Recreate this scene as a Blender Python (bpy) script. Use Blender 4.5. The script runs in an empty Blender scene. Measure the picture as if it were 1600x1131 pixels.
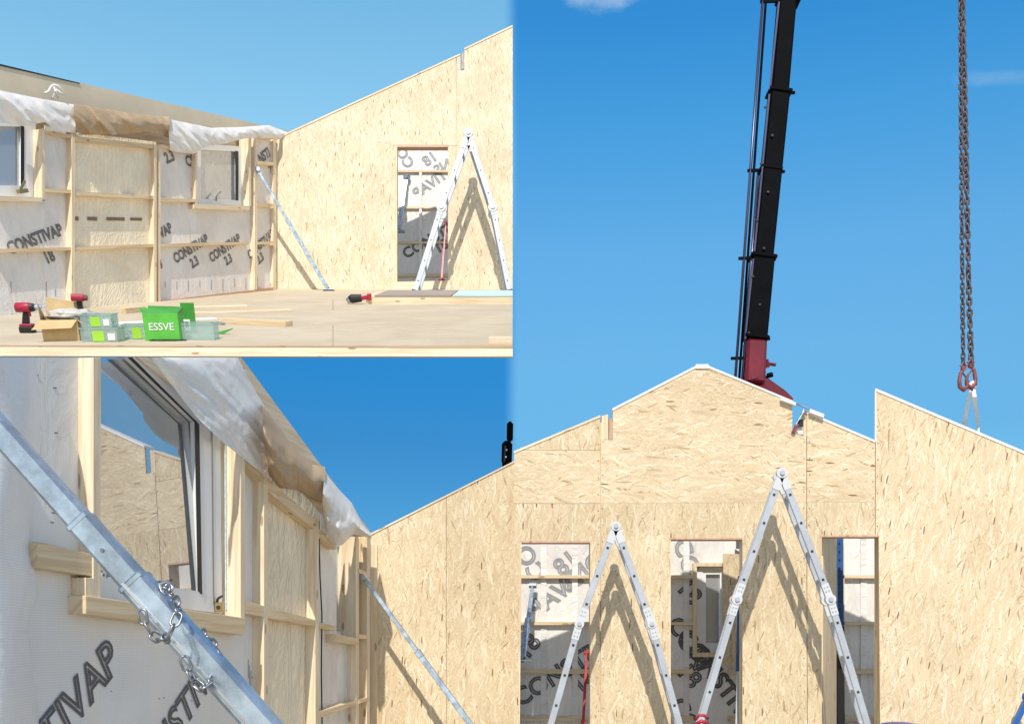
import bpy, bmesh, math, random
from mathutils import Vector, Matrix, noise
random.seed(7)
C = bpy.context.scene.collection
SC = bpy.context.scene
# ------------------------------------------------------------------ camera, sky, sun
EYE = 1.5
cam = bpy.data.objects.new('camera', bpy.data.cameras.new('camera')); C.objects.link(cam)
cam.location = (0, 0, EYE); cam.rotation_euler = (math.radians(90), 0, 0)
cam.data.sensor_width = 36; cam.data.lens = 36; cam.data.shift_y = (1000-565.5)/1600
cam.data.clip_start = 0.05; cam.data.clip_end = 6000
SC.camera = cam
SUN_EL, SUN_AZ = 44.0, -6.0         # sun behind the camera, a little to its left
S = Vector((math.sin(math.radians(SUN_AZ))*math.cos(math.radians(SUN_EL)),
            -math.cos(math.radians(SUN_AZ))*math.cos(math.radians(SUN_EL)), math.sin(math.radians(SUN_EL))))
sl = bpy.data.lights.new('sun', 'SUN'); sl.energy = 4.15; sl.angle = math.radians(0.55); sl.color = (1, 0.94, 0.84)
so = bpy.data.objects.new('sun', sl); C.objects.link(so); so.rotation_euler = S.to_track_quat('Z', 'Y').to_euler()
so.location = (0, -20, 20)
SC.view_settings.view_transform = 'Standard'; SC.view_settings.look = 'None'
SC.view_settings.exposure = 0.0; SC.view_settings.gamma = 1
SC.render.resolution_x = 1024; SC.render.resolution_y = 723

class N:
    """tiny node-tree helper"""
    def __init__(s, t): s.t = t
    def n(s, typ, ins=None, **kw):
        d = s.t.nodes.new(typ)
        for k, v in kw.items(): setattr(d, k, v)
        for k, v in (ins or {}).items(): s.set(d, k, v)
        return d
    def set(s, d, k, v):
        i = d.inputs[k]
        if isinstance(v, bpy.types.NodeSocket): s.t.links.new(v, i)
        elif isinstance(v, bpy.types.Node): s.t.links.new(v.outputs[0], i)
        else: i.default_value = v
    def m(s, op, a, b=0.0, c=0.0, clamp=False):
        d = s.n('ShaderNodeMath', {0: a, 1: b, 2: c}, operation=op); d.use_clamp = clamp
        return d.outputs[0]
    def v(s, op, a, b=(0, 0, 0)):
        d = s.n('ShaderNodeVectorMath', {0: a}, operation=op)
        s.set(d, 3 if op == 'SCALE' else 1, b)
        return d.outputs[0]
    def mix(s, f, a, b, mode='MIX'):
        d = s.n('ShaderNodeMix', data_type='RGBA', blend_type=mode)
        s.set(d, 0, f); s.set(d, 6, a); s.set(d, 7, b); return d.outputs[2]
    def ss(s, x, a, b):
        d = s.n('ShaderNodeMapRange', {0: x, 1: a, 2: b, 3: 0.0, 4: 1.0}, interpolation_type='SMOOTHSTEP')
        return d.outputs[0]
    def ramp(s, x, stops):
        d = s.n('ShaderNodeValToRGB', {0: x}); e = d.color_ramp.elements
        while len(e) < len(stops): e.new(0.5)
        for i, (p, c) in enumerate(stops): e[i].position = p; e[i].color = (*c, 1)
        return d.outputs[0]

w = bpy.data.worlds.new('World'); SC.world = w; w.use_nodes = True
W = N(w.node_tree); w.node_tree.nodes.clear()
sky = W.n('ShaderNodeTexSky', sky_type='NISHITA'); sky.sun_disc = False
sky.sun_elevation = math.radians(SUN_EL); sky.sun_rotation = math.atan2(S.x, S.y)
sky.air_density = 1.0; sky.dust_density = 0.3; sky.ozone_density = 2.0
SKYK = 0.13
gd = W.n('ShaderNodeTexCoord').outputs['Generated']
sx = W.n('ShaderNodeSeparateXYZ', {0: gd})
dx, dz = sx.outputs[0], sx.outputs[2]
#SKYTINT
dy = W.m('MAXIMUM', sx.outputs[1], 0.05)
K = 3.0
def tr(st): return W.ramp(dz, [(p, tuple(x/K for x in c)) for p, c in st])
t_right = tr([(0.0, (.45, .85, 1.05)), (.19, (.50, 1.02, 1.2)), (.265, (.68, 1.31, 1.45)), (.351, (.78, 1.58, 1.76)), (.447, (.53, 1.67, 2.01)), (.52, (.34, 1.55, 2.12)), (.8, (.9, 1.6, 2.0)), (1.0, (1.0, 1.6, 2.0))])
t_left = tr([(0.0, (.20, .54, .86)), (.105, (.18, .54, .86)), (.184, (.154, .575, .90)), (.26, (.12, .72, 1.13)), (.33, (.3, 1.1, 1.4)), (.42, (2.35, 2.95, 2.4)), (.53, (1.8, 2.85, 2.55)), (.85, (1.0, 1.6, 2.0))])
left = W.ss(W.m('DIVIDE', dx, dy), .007, -.009)
tint = W.mix(left, t_right, t_left)
tint = W.v('SCALE', tint, 0.1/SKYK)
front = W.m('MULTIPLY', W.ss(sx.outputs[1], 0.15, 0.62), W.ss(dz, 0.80, 0.58))
tint = W.mix(front, (1.30/K, 1.22/K, 1.12/K, 1), tint)
uu, vv = W.m('DIVIDE', dx, dy), W.m('DIVIDE', dz, dy)
cn = W.n('ShaderNodeTexNoise', {0: W.v('MULTIPLY', gd, (9, 9, 22)), 'Scale': 1.6, 'Detail': 6.0, 'Roughness': .62}).outputs[0]
cloud = 0.0
for cu, cv, ru, rv, k in ((.078, .632, .040, .028, .42), (.475, .548, .045, .010, .14), (.78, .36, .11, .045, .6)):
    q = W.m('ADD', W.m('POWER', W.m('DIVIDE', W.m('SUBTRACT', uu, cu), ru), 2.0), W.m('POWER', W.m('ABSOLUTE', W.m('DIVIDE', W.m('SUBTRACT', vv, cv), rv)), 2.0))
    q = W.ss(W.m('ADD', W.m('SUBTRACT', 1.0, q), W.m('MULTIPLY', W.m('SUBTRACT', cn, .5), 4.2)), -.1, 1.3)
    cloud = W.m('MAXIMUM', W.m('MULTIPLY', q, k), cloud)
skycol = W.v('SCALE', W.mix(1.0, sky, tint, 'MULTIPLY'), K)
skycol = W.mix(W.m('MULTIPLY', cloud, W.m('GREATER_THAN', sx.outputs[1], 0.05)), skycol, (5.0, 6.0, 6.9, 1))
#SKYEND
bg = W.n('ShaderNodeBackground', {0: skycol, 1: SKYK})
W.t.links.new(bg.outputs[0], W.n('ShaderNodeOutputWorld').inputs[0])

# ------------------------------------------------------------------ materials
def mat(name, base=None, rough=0.6, metal=0.0, f=None, **ins):
    m = bpy.data.materials.new(name); m.use_nodes = True
    g = N(m.node_tree); b = m.node_tree.nodes['Principled BSDF']
    b.inputs['Roughness'].default_value = rough; b.inputs['Metallic'].default_value = metal
    if base: b.inputs['Base Color'].default_value = (*base, 1)
    for k, v in ins.items(): b.inputs[k.replace('_', ' ')].default_value = v
    if f: f(g, b)
    return m
def grime(base, amt=0.12, scale=3.0, bump=0.0):
    """subtle uneven colour and wear for a plain painted or metal surface"""
    def f(g, b):
        co = g.n('ShaderNodeTexCoord').outputs['Object']
        n1 = g.n('ShaderNodeTexNoise', {0: co, 'Scale': scale, 'Detail': 6.0, 'Roughness': 0.65}).outputs[0]
        c = g.mix(g.ss(n1, 0.35, 0.7), (*[x*(1-amt) for x in base], 1), (*[min(1, x*(1+amt)) for x in base], 1))
        g.set(b, 'Base Color', c)
        if bump:
            g.set(b, 'Normal', g.n('ShaderNodeBump', {'Strength': bump, 'Distance': 0.004, 'Height': n1}).outputs[0])
    return f
def uvr(g):
    u = g.n('ShaderNodeUVMap').outputs[0]
    r = g.n('ShaderNodeObjectInfo').outputs['Random']
    return g.v('ADD', u, g.v('SCALE', g.n('ShaderNodeCombineXYZ', {0: r, 1: r, 2: 0.0}).outputs[0], 37.3))

def osb(name, tone=(1, 1, 1), size=1.0):
    def f(g, b):
        uv = uvr(g)
        wob = g.n('ShaderNodeTexNoise', {0: uv, 'Scale': 14.0, 'Detail': 2.0}, noise_dimensions='2D').outputs[1]
        uv2 = g.v('ADD', uv, g.v('SCALE', g.v('SUBTRACT', wob, (0.5, 0.5, 0.5)), 0.011*size))
        tone_s = pri = None
        for k, (ang, L, Wd) in enumerate([(4, .16, .016), (24, .12, .015), (-21, .13, .014), (47, .10, .015), (-52, .09, .012), (-9, .20, .022), (78, .07, .011)]):
            r = g.n('ShaderNodeVectorRotate', {0: uv2, 'Angle': math.radians(ang)}, rotation_type='Z_AXIS').outputs[0]
            r = g.v('ADD', g.v('MULTIPLY', r, (1/(L*size), 1/(Wd*size), 1)), (k*13.7, k*5.1, 0))
            vo = g.n('ShaderNodeTexVoronoi', {0: r, 'Scale': 1.0, 'Randomness': 1.0}, voronoi_dimensions='2D')
            sp = g.n('ShaderNodeSeparateColor', {0: vo.outputs['Color']})
            t = sp.outputs[0]
            p = g.m('SUBTRACT', g.m('MULTIPLY', sp.outputs[1], [1, .95, .95, .85, .82, .9, .72][k]), g.m('MULTIPLY', vo.outputs['Distance'], 0.12))
            # grain inside a strand
            if tone_s is None: tone_s, pri = t, p
            else:
                st = g.m('GREATER_THAN', p, pri)
                mx = g.n('ShaderNodeMix', data_type='FLOAT'); g.set(mx, 0, st); g.set(mx, 2, tone_s); g.set(mx, 3, t)
                tone_s = mx.outputs[0]; pri = g.m('MAXIMUM', p, pri)
        col = g.ramp(tone_s, [(0.0, (.42, .29, .15)), (0.02, (.51, .37, .21)), (0.06, (.61, .475, .295)), (0.25, (.67, .535, .345)),
                              (0.70, (.72, .585, .385)), (1.0, (.83, .73, .545))])
        fine = g.n('ShaderNodeTexNoise', {0: g.v('MULTIPLY', uv, (60, 260, 1)), 'Scale': 1.0, 'Detail': 3.0}, noise_dimensions='2D').outputs[0]
        col = g.mix(0.35, col, g.mix(fine, (.6, .55, .48, 1), (1.25, 1.22, 1.18, 1)), 'MULTIPLY')
        big = g.n('ShaderNodeTexNoise', {0: uv, 'Scale': 1.3, 'Detail': 3.0}, noise_dimensions='2D').outputs[0]
        col = g.mix(1.0, col, g.mix(g.ss(big, .3, .7), (.93, .91, .88, 1), (1.04, 1.04, 1.04, 1)), 'MULTIPLY')
        sp2 = g.n('ShaderNodeTexVoronoi', {0: g.v('MULTIPLY', uv2, (5, 34, 1)), 'Scale': 1.0}, voronoi_dimensions='2D')
        rare = g.m('MULTIPLY', g.m('LESS_THAN', sp2.outputs['Distance'], 0.20), g.m('GREATER_THAN', g.n('ShaderNodeSeparateColor', {0: sp2.outputs['Color']}).outputs[0], 0.965))
        col = g.mix(rare, col, (.20, .10, .045, 1))
        pr = g.n('ShaderNodeObjectInfo').outputs['Random']
        col = g.mix(1.0, col, g.mix(pr, (.955, .945, .93, 1), (1.03, 1.03, 1.03, 1)), 'MULTIPLY')
        col = g.mix(1.0, col, (*tone, 1), 'MULTIPLY')
        g.set(b, 'Base Color', col)
        g.set(b, 'Normal', g.n('ShaderNodeBump', {'Strength': 0.45, 'Distance': 0.004, 'Height': pri}).outputs[0])
    return mat(name, rough=0.72, f=f)
def pine(name, base=(.80, .655, .45), k=1.0):
    def f(g, b):
        uv = uvr(g)
        wv = g.n('ShaderNodeTexNoise', {0: g.v('MULTIPLY', uv, (1.2, 26, 1)), 'Scale': 1.0, 'Detail': 4.0, 'Distortion': 0.6}, noise_dimensions='2D').outputs[0]
        fn = g.n('ShaderNodeTexNoise', {0: g.v('MULTIPLY', uv, (6, 240, 1)), 'Scale': 1.0, 'Detail': 2.0}, noise_dimensions='2D').outputs[0]
        col = g.mix(g.ss(wv, .35, .68), (*base, 1), (base[0]*.84, base[1]*.76, base[2]*.66, 1))
        col = g.mix(0.3, col, g.mix(fn, (.7, .66, .6, 1), (1.2, 1.18, 1.15, 1)), 'MULTIPLY')
        kn = g.n('ShaderNodeTexVoronoi', {0: g.v('MULTIPLY', uv, (2.6, 9, 1)), 'Scale': 1.0}, voronoi_dimensions='2D')
        kk = g.m('MULTIPLY', g.ss(kn.outputs['Distance'], 0.13, 0.07), g.m('GREATER_THAN', g.n('ShaderNodeSeparateColor', {0: kn.outputs['Color']}).outputs[0], 0.7))
        col = g.mix(g.m('MULTIPLY', kk, .75), col, (.30, .16, .07, 1))
        g.set(b, 'Base Color', col)
        g.set(b, 'Normal', g.n('ShaderNodeBump', {'Strength': 0.25, 'Distance': 0.002, 'Height': fn}).outputs[0])
    return mat(name, rough=0.6, f=f)
def film(name, base, grid=0.0, crease=False, trans=0.0, crink=0.4, csc=(7, 2.5), rough=0.4, bd=.02):
    def f(g, b):
        uv = uvr(g)
        n1 = g.n('ShaderNodeTexNoise', {0: g.v('MULTIPLY', uv, (csc[0], csc[1], 1)), 'Scale': 1.0, 'Detail': 1.5 if crease else 5.0, 'Roughness': .5 if crease else .6, 'Distortion': 1.2}, noise_dimensions='2D').outputs[0]
        if crease:   # sharp radiating folds of thin plastic
            r1 = g.m('ABSOLUTE', g.m('SUBTRACT', n1, .5))
            nb = g.n('ShaderNodeTexNoise', {0: g.v('MULTIPLY', g.n('ShaderNodeVectorRotate', {0: uv, 'Angle': .5}, rotation_type='Z_AXIS').outputs[0], (csc[0]*2.4, csc[1]*1.6, 1)), 'Scale': 1.0, 'Detail': 1.0, 'Distortion': 2.0}, noise_dimensions='2D').outputs[0]
            n1 = g.m('ADD', g.m('POWER', r1, .6), g.m('MULTIPLY', g.m('POWER', g.m('ABSOLUTE', g.m('SUBTRACT', nb, .5)), .6), .6))
        n2 = g.n('ShaderNodeTexNoise', {0: uv, 'Scale': 1.4, 'Detail': 3.0}, noise_dimensions='2D').outputs[0]
        col = g.mix(g.ss(n2, .35, .65), (base[0]*.90, base[1]*.89, base[2]*.88, 1), (*base, 1))
        s2 = g.n('ShaderNodeSeparateXYZ', {0: g.n('ShaderNodeUVMap').outputs[0]})
        if grid:
            gx = g.m('ABSOLUTE', g.m('SUBTRACT', g.m('FRACT', g.m('MULTIPLY', s2.outputs[0], 1/.0125)), .5))
            gy = g.m('ABSOLUTE', g.m('SUBTRACT', g.m('FRACT', g.m('MULTIPLY', s2.outputs[1], 1/.0125)), .5))
            ln = g.m('MAXIMUM', g.ss(gx, .36, .46), g.ss(gy, .36, .46))
            col = g.mix(g.m('MULTIPLY', ln, grid), col, (min(1, base[0]*1.5), min(1, base[1]*1.5), min(1, base[2]*1.5), 1))
        # sheathing boards and battens faintly seen through the membrane
        bx = g.m('ABSOLUTE', g.m('SUBTRACT', g.m('FRACT', g.m('MULTIPLY', s2.outputs[0], 1/.6)), .5))
        col = g.mix(g.m('MULTIPLY', g.ss(bx, .40, .44), .22), col, (base[0]*1.12, base[1]*1.02, base[2]*.88, 1))
        g.set(b, 'Base Color', col)
        g.set(b, 'Normal', g.n('ShaderNodeBump', {'Strength': crink, 'Distance': bd, 'Height': n1}).outputs[0])
        if trans:    # thin sheet: some of the light comes through from behind
            tl = g.n('ShaderNodeBsdfTranslucent', {0: (*base, 1)}).outputs[0]
            ms = g.n('ShaderNodeMixShader', {0: trans, 1: b.outputs[0], 2: tl})
            g.t.links.new(ms.outputs[0], g.t.nodes['Material Output'].inputs[0])
    return mat(name, rough=rough, f=f)

M = {}
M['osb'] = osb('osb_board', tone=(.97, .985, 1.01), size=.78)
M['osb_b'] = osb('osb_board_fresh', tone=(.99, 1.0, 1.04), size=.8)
M['osb_p1'] = osb('osb_board_brightened', tone=(1.07, 1.13, 1.25), size=.92)  # same board, tone lifted to stand in for the deck view's brighter exposure
M['pine'] = pine('pine')
M['pine_pale'] = pine('pine_pale', (.86, .74, .56))
M['pine_red'] = pine('treated_pine', (.62, .42, .30))
M['film'] = film('vapour_film', (.85, .82, .79), crink=.7, bd=.03)
M['film_grid'] = film('reinforced_vapour_film', (.82, .80, .78), grid=.5, crink=.35, csc=(4, 1.6))
M['film_white'] = film('white_film', (.90, .90, .90), grid=.0, crink=.2, csc=(3, 6), rough=.6, trans=.12)
M['film_roll'] = film('white_scaffold_net', (.80, .81, .84), grid=.6, crink=.4, csc=(8, 1))
M['film_beige'] = film('cream_plastic_film', (.96, .86, .67), crink=.38, csc=(.8, 4.5), rough=.18, bd=.06, crease=True)
M['film_kraft'] = film('brown_kraft', (.52, .39, .255), crink=.2, csc=(4, 4), rough=.75, trans=.12)
M['print'] = mat('dark_ink', (.10, .10, .11), .6)
M['print_soft'] = mat('grey_ink', (.30, .31, .33), .6)
M['steel'] = mat('galvanised_steel', rough=.38, metal=.9, f=grime((.46, .54, .62), .30, 14, .10))
M['linkzinc'] = mat('dull_zinc_chain', rough=.38, metal=.85, f=grime((.30, .31, .33), .3, 60))
M['chrome'] = mat('zinc_plate', (.6, .6, .62), .25, .9)
M['alu'] = mat('aluminium', rough=.45, metal=.3, f=grime((.47, .50, .55), .08, 6))
M['hinge'] = mat('white_hinge_plastic', (.60, .61, .635), .5)
M['hole'] = mat('rung_end_black', (.02, .02, .02), .5)
M['black'] = mat('crane_black', rough=.6, Specular_IOR_Level=.05, f=grime((.003, .0035, .005), .3, 2))
M['dark'] = mat('black_rubber', (.012, .012, .013), .5)
M['cranered'] = mat('crane_red', rough=.35, f=grime((.15, .006, .015), .2, 2))
M['rod'] = mat('hydraulic_pipe', (.10, .09, .15), .3, .6)  # shared by the pipes and the boom's painted highlight strips
M['red'] = mat('red_paint', rough=.4, f=grime((.45, .02, .02), .2, 5))
M['toolred'] = mat('tool_red', (.42, .02, .05), .45)
M['blue'] = mat('blue_paint', rough=.45, f=grime((.02, .10, .32), .2, 5))
M['purple'] = mat('blue_plastic', (.05, .045, .22), .4)
M['rust'] = mat('rusty_chain', rough=.55, metal=.5, f=grime((.12, .085, .085), .35, 30))
M['hookred'] = mat('hook_red', rough=.5, f=grime((.22, .06, .06), .35, 25))
M['sling'] = mat('white_webbing', rough=.8, f=grime((.80, .82, .86), .06, 30))
M['pvc'] = mat('white_pvc', (.82, .83, .84), .3)
M['card'] = mat('cardboard', rough=.8, f=grime((.60, .43, .22), .08, 6))
M['green'] = mat('green_card', rough=.55, f=grime((.12, .56, .07), .08, 6))
M['greend'] = mat('dark_green_card', rough=.6, f=grime((.05, .30, .04), .08, 6))
M['white'] = mat('white_paper', (.85, .85, .84), .6)
M['lime'] = mat('lime_label', (.38, .75, .06), .5)
def fchip(g, b):
    co = g.n('ShaderNodeTexCoord').outputs['Object']
    n1 = g.n('ShaderNodeTexNoise', {0: co, 'Scale': 1.1, 'Detail': 8.0, 'Roughness': .7}).outputs[0]
    n2 = g.n('ShaderNodeTexNoise', {0: co, 'Scale': 55.0, 'Detail': 3.0}).outputs[0]
    v = g.n('ShaderNodeTexVoronoi', {0: co, 'Scale': 11.0})
    d = g.m('MULTIPLY', g.m('LESS_THAN', v.outputs['Distance'], .10), g.m('GREATER_THAN', g.n('ShaderNodeSeparateColor', {0: v.outputs['Color']}).outputs[0], .72))
    c = g.mix(g.ss(n1, .35, .68), (.50, .415, .295, 1), (.585, .50, .37, 1))
    c = g.mix(.4, c, g.mix(n2, (.75, .75, .75, 1), (1.2, 1.2, 1.2, 1)), 'MULTIPLY')
    g.set(b, 'Base Color', g.mix(g.m('MULTIPLY', d, .6), c, (.80, .72, .55, 1)))
M['chip'] = mat('chipboard', rough=.8, f=fchip)
M['plain'] = mat('plain_pale_board', rough=.8, f=grime((.76, .66, .50), .05, 1.5, .1))
M['plaster'] = mat('plaster_board', rough=.8, f=grime((.50, .66, .64), .05, 2))
M['greyboard'] = mat('grey_brown_sheet', rough=.8, f=grime((.34, .29, .25), .08, 2))
M['tape'] = mat('printed_tape', rough=.4, f=grime((.66, .76, .76), .18, 40))
M['brown'] = mat('brown_staple_strip', (.26, .17, .11), .7)
M['brass'] = mat('brass_lock', (.45, .33, .15), .35, .8)
def fbag(g, b):
    co = g.n('ShaderNodeTexCoord').outputs['Object']
    n1 = g.n('ShaderNodeTexNoise', {0: co, 'Scale': 22.0, 'Detail': 4.0}).outputs[0]
    g.set(b, 'Normal', g.n('ShaderNodeBump', {'Strength': .8, 'Distance': .01, 'Height': n1}).outputs[0])
M['bag'] = mat('plastic_bag', (.58, .55, .50), .35, f=fbag)
def fclear(g, b):
    tr = g.n('ShaderNodeBsdfTransparent', {0: (.86, .93, .92, 1)}).outputs[0]
    mx = g.n('ShaderNodeMixShader', {0: .30, 1: tr, 2: b.outputs[0]})
    g.t.links.new(mx.outputs[0], g.t.nodes['Material Output'].inputs[0])
M['clear'] = mat('clear_plastic', (.60, .72, .70), .2, f=fclear)
def fglass(refl, tintc):
    def f(g, b):
        tr = g.n('ShaderNodeBsdfTransparent', {0: (*tintc, 1)}).outputs[0]
        gl = g.n('ShaderNodeBsdfGlossy', {0: (.95, .97, 1, 1), 1: 0.0}).outputs[0]
        fr = g.n('ShaderNodeFresnel', {0: 1.5}).outputs[0]
        fac = g.m('ADD', g.m('MULTIPLY', fr, 1.3), refl, clamp=True)
        mx = g.n('ShaderNodeMixShader', {0: fac, 1: tr, 2: gl})
        g.t.links.new(mx.outputs[0], g.t.nodes['Material Output'].inputs[0])
    return f
def fveiled(g, b, k=.13, r=.50):
    fglass(r, (.55, .6, .62))(g, b)
    ms = [n for n in g.t.nodes if n.type == 'MIX_SHADER'][0]
    df = g.n('ShaderNodeBsdfDiffuse', {0: (.80, .82, .84, 1)}).outputs[0]  # white veil mixed into the pane to brighten it and pale its reflection
    m2 = g.n('ShaderNodeMixShader', {0: k, 1: ms.outputs[0], 2: df})
    g.t.links.new(m2.outputs[0], g.t.nodes['Material Output'].inputs[0])
M['glass'] = mat('window_glass', f=fveiled)
M['glass_far'] = mat('small_window_glass', f=lambda g, b: fveiled(g, b, .32, .35))  # stronger veil stands in for the bright outside
def fground(g, b):
    co = g.n('ShaderNodeTexCoord').outputs['Object']
    n1 = g.n('ShaderNodeTexNoise', {0: co, 'Scale': .6, 'Detail': 8.0, 'Roughness': .7}).outputs[0]
    n2 = g.n('ShaderNodeTexVoronoi', {0: co, 'Scale': 30.0}).outputs[0]
    g.set(b, 'Base Color', g.mix(g.ss(n1, .35, .65), (.30, .27, .22, 1), (.42, .38, .31, 1)))
    g.set(b, 'Normal', g.n('ShaderNodeBump', {'Strength': .5, 'Distance': .02, 'Height': n2}).outputs[0])
M['ground'] = mat('gravel_ground', rough=.9, f=fground)

# ------------------------------------------------------------------ geometry helpers
X, Y, Z = Vector((1, 0, 0)), Vector((0, 1, 0)), Vector((0, 0, 1))
CAM = Vector((0, 0, EYE))
def P(px, py, d): return Vector(((px-800)/1600*d, d, EYE+(1000-py)/1600*d))
class Plane:
    """a wall plane: o a point, nrm its face normal, r its horizontal run"""
    def __init__(s, o, nrm, r): s.o, s.nrm, s.r = Vector(o), Vector(nrm).normalized(), Vector(r)
    def pt(s, px, py, n=0.0):
        if py == 'g':
            d0 = Vector(((px-800)/1600, 1, 0)); t = (s.o+s.nrm*n-Vector((0, 0, 0))).dot(s.nrm)/d0.dot(s.nrm)
            q = d0*t; q.z = 0; return q
        d0 = Vector(((px-800)/1600, 1, (1000-py)/1600))
        t = (s.o+s.nrm*n-CAM).dot(s.nrm)/d0.dot(s.nrm)
        return CAM+d0*t
def join(*gs):
    V, F = [], []
    for v, f in gs:
        k = len(V); V += list(v); F += [tuple(i+k for i in q) for q in f]
    return V, F
def extr(pts, off):
    n = len(pts); V = list(pts)+[p+off for p in pts]
    return V, [tuple(range(n)), tuple(range(2*n-1, n-1, -1))]+[(i, i+n, (i+1) % n+n, (i+1) % n) for i in range(n)]
def prism(pl, pts, nf, nb):
    q = [pl.pt(a, b, nf) for a, b in pts]
    return extr(q, pl.nrm*(nb-nf))
def beam(a, b, wd, ht, up=Z):
    a, b = Vector(a), Vector(b); t = (b-a).normalized(); s = t.cross(up)
    if s.length < 1e-4: s = t.cross(X)
    s.normalize(); u = s.cross(t).normalized(); s = s*wd/2; u = u*ht/2
    return extr([a-s-u, a+s-u, a+s+u, a-s+u], b-a)
def box(c, sx, sy, sz, R=None):
    V = [Vector((x*sx/2, y*sy/2, z*sz/2)) for x, y, z in ((-1,-1,-1),(1,-1,-1),(1,1,-1),(-1,1,-1),(-1,-1,1),(1,-1,1),(1,1,1),(-1,1,1))]
    if R is not None: V = [R @ v for v in V]
    return [v+Vector(c) for v in V], [(3,2,1,0),(4,5,6,7),(0,1,5,4),(1,2,6,5),(2,3,7,6),(3,0,4,7)]
def ring(c, a, b, r, k):
    return [c+a*(r*math.cos(2*math.pi*i/k))+b*(r*math.sin(2*math.pi*i/k)) for i in range(k)]
def tube(pts, r, k=10, closed=False, caps=True):
    pts = [Vector(p) for p in pts]; V, F = [], []; n = len(pts)
    rr = r if isinstance(r, (list, tuple)) else [r]*n
    a = None
    for i, p in enumerate(pts):
        t = (pts[(i+1) % n]-pts[i-1]) if closed else (pts[min(i+1, n-1)]-pts[max(i-1, 0)])
        t.normalize()
        if a is None: a = t.cross(Z if abs(t.z) < .9 else X).normalized()
        else: a = (a-t*a.dot(t)).normalized()
        V += ring(p, a, t.cross(a), rr[i], k)
    for i in range(n if closed else n-1):
        for j in range(k):
            i2 = (i+1) % n
            F.append((i*k+j, i*k+(j+1) % k, i2*k+(j+1) % k, i2*k+j))
    if caps and not closed: F += [tuple(range(k-1, -1, -1)), tuple((n-1)*k+j for j in range(k))]
    return V, F
def disc(c, nrm, r, th, k=20):
    nrm = Vector(nrm).normalized(); return tube([Vector(c)-nrm*th/2, Vector(c)+nrm*th/2], r, k)
def resample(poly, n):
    poly = [Vector(p) for p in poly]; L = [0]
    for i in range(1, len(poly)): L.append(L[-1]+(poly[i]-poly[i-1]).length)
    out = []
    for j in range(n):
        t = L[-1]*j/(n-1); i = 1
        while i < len(poly)-1 and L[i] < t: i += 1
        f = (t-L[i-1])/max(1e-9, L[i]-L[i-1]); out.append(poly[i-1].lerp(poly[i], f))
    return out
def drape(pl, top, bot, bulge=.05, wr=.02, fr=6.0, nu=120, nv=40, n0=.05, seed=0, ymin=None):
    """a hanging sheet between a top and a bottom line, wrinkled in and out of the wall plane"""
    T = resample([(a, b, 0) for a, b in top], nu); B = resample([(a, b, 0) for a, b in bot], nu); V, F = [], []
    for j in range(nv+1):
        t = j/nv
        for i in range(nu):
            q = T[i].lerp(B[i], t)
            p = pl.pt(q.x, q.y, n0)
            s = p*fr
            k = noise.noise(Vector((s.x*.5+s.y*.5, s.z*2.2+s.y*.6, seed)))+.5*noise.noise(Vector((s.x+s.y, s.z*4.5+s.y, seed+9)))-.22*abs(noise.noise(Vector((s.x*1.2+s.y*1.5+s.z, s.z*3.2-s.y*1.1, seed+21))))-.05*abs(noise.noise(Vector((s.x*3+s.y*3-s.z*2, s.z*6+s.y*2, seed+33))))+.08
            h = n0+bulge*math.sin(math.pi*min(1, t*1.05))**.8+wr*k*(0.3+t)
            V.append(pl.pt(q.x, q.y, h))
    for j in range(nv):
        for i in range(nu-1): F.append((j*nu+i, j*nu+i+1, (j+1)*nu+i+1, (j+1)*nu+i))
    return V, F

OFF = {}
def tag(o, label=None, cat=None, group=None, kind=None):
    for k, v in (('label', label), ('category', cat), ('group', group), ('kind', kind)):
        if v: o[k] = v
    return o
def thing(name, label, cat, loc, group=None):
    o = bpy.data.objects.new(name, None); C.objects.link(o); o.location = loc; o.empty_display_size = .2
    OFF[o] = Vector(loc); return tag(o, label, cat, group)
def mk(name, geo, m, parent=None, long=None, smooth=False, loc=None, bevel=0, kind=None, label=None, double=False):
    V, F = geo; off = OFF[parent] if parent else Vector(loc if loc is not None else (0, 0, 0))
    me = bpy.data.meshes.new(name)
    me.from_pydata([tuple(Vector(v)-off) for v in V], [], F); me.materials.append(M[m])
    bm = bmesh.new(); bm.from_mesh(me)
    if not smooth or not double: bmesh.ops.recalc_face_normals(bm, faces=bm.faces)
    if bevel: bmesh.ops.bevel(bm, geom=bm.edges[:], offset=bevel, segments=1, affect='EDGES', clamp_overlap=True)
    if long is None:      # longest edge
        e = max(bm.edges, key=lambda e: e.calc_length()); L = (e.verts[0].co-e.verts[1].co).normalized()
    else: L = Vector(long).normalized()
    uv = bm.loops.layers.uv.new('UVMap')
    for fc in bm.faces:
        s = fc.normal.cross(L)
        if s.length < .3: u = fc.normal.orthogonal().normalized(); s = fc.normal.cross(u)
        else: u = L; s.normalize()
        for l in fc.loops:
            q = l.vert.co+off; l[uv].uv = (q.dot(u), q.dot(s))
        fc.smooth = smooth
    bm.to_mesh(me); bm.free()
    o = bpy.data.objects.new(name, me); C.objects.link(o)
    if parent: o.parent = parent
    else: o.location = off
    OFF[o] = off
    if kind: o['kind'] = kind
    if label: o['label'] = label
    return o
def dupmesh(src, parent, mtx):
    o = src.copy(); C.objects.link(o); o.parent = parent; o.matrix_local = mtx; OFF[o] = OFF[parent]; return o

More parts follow.
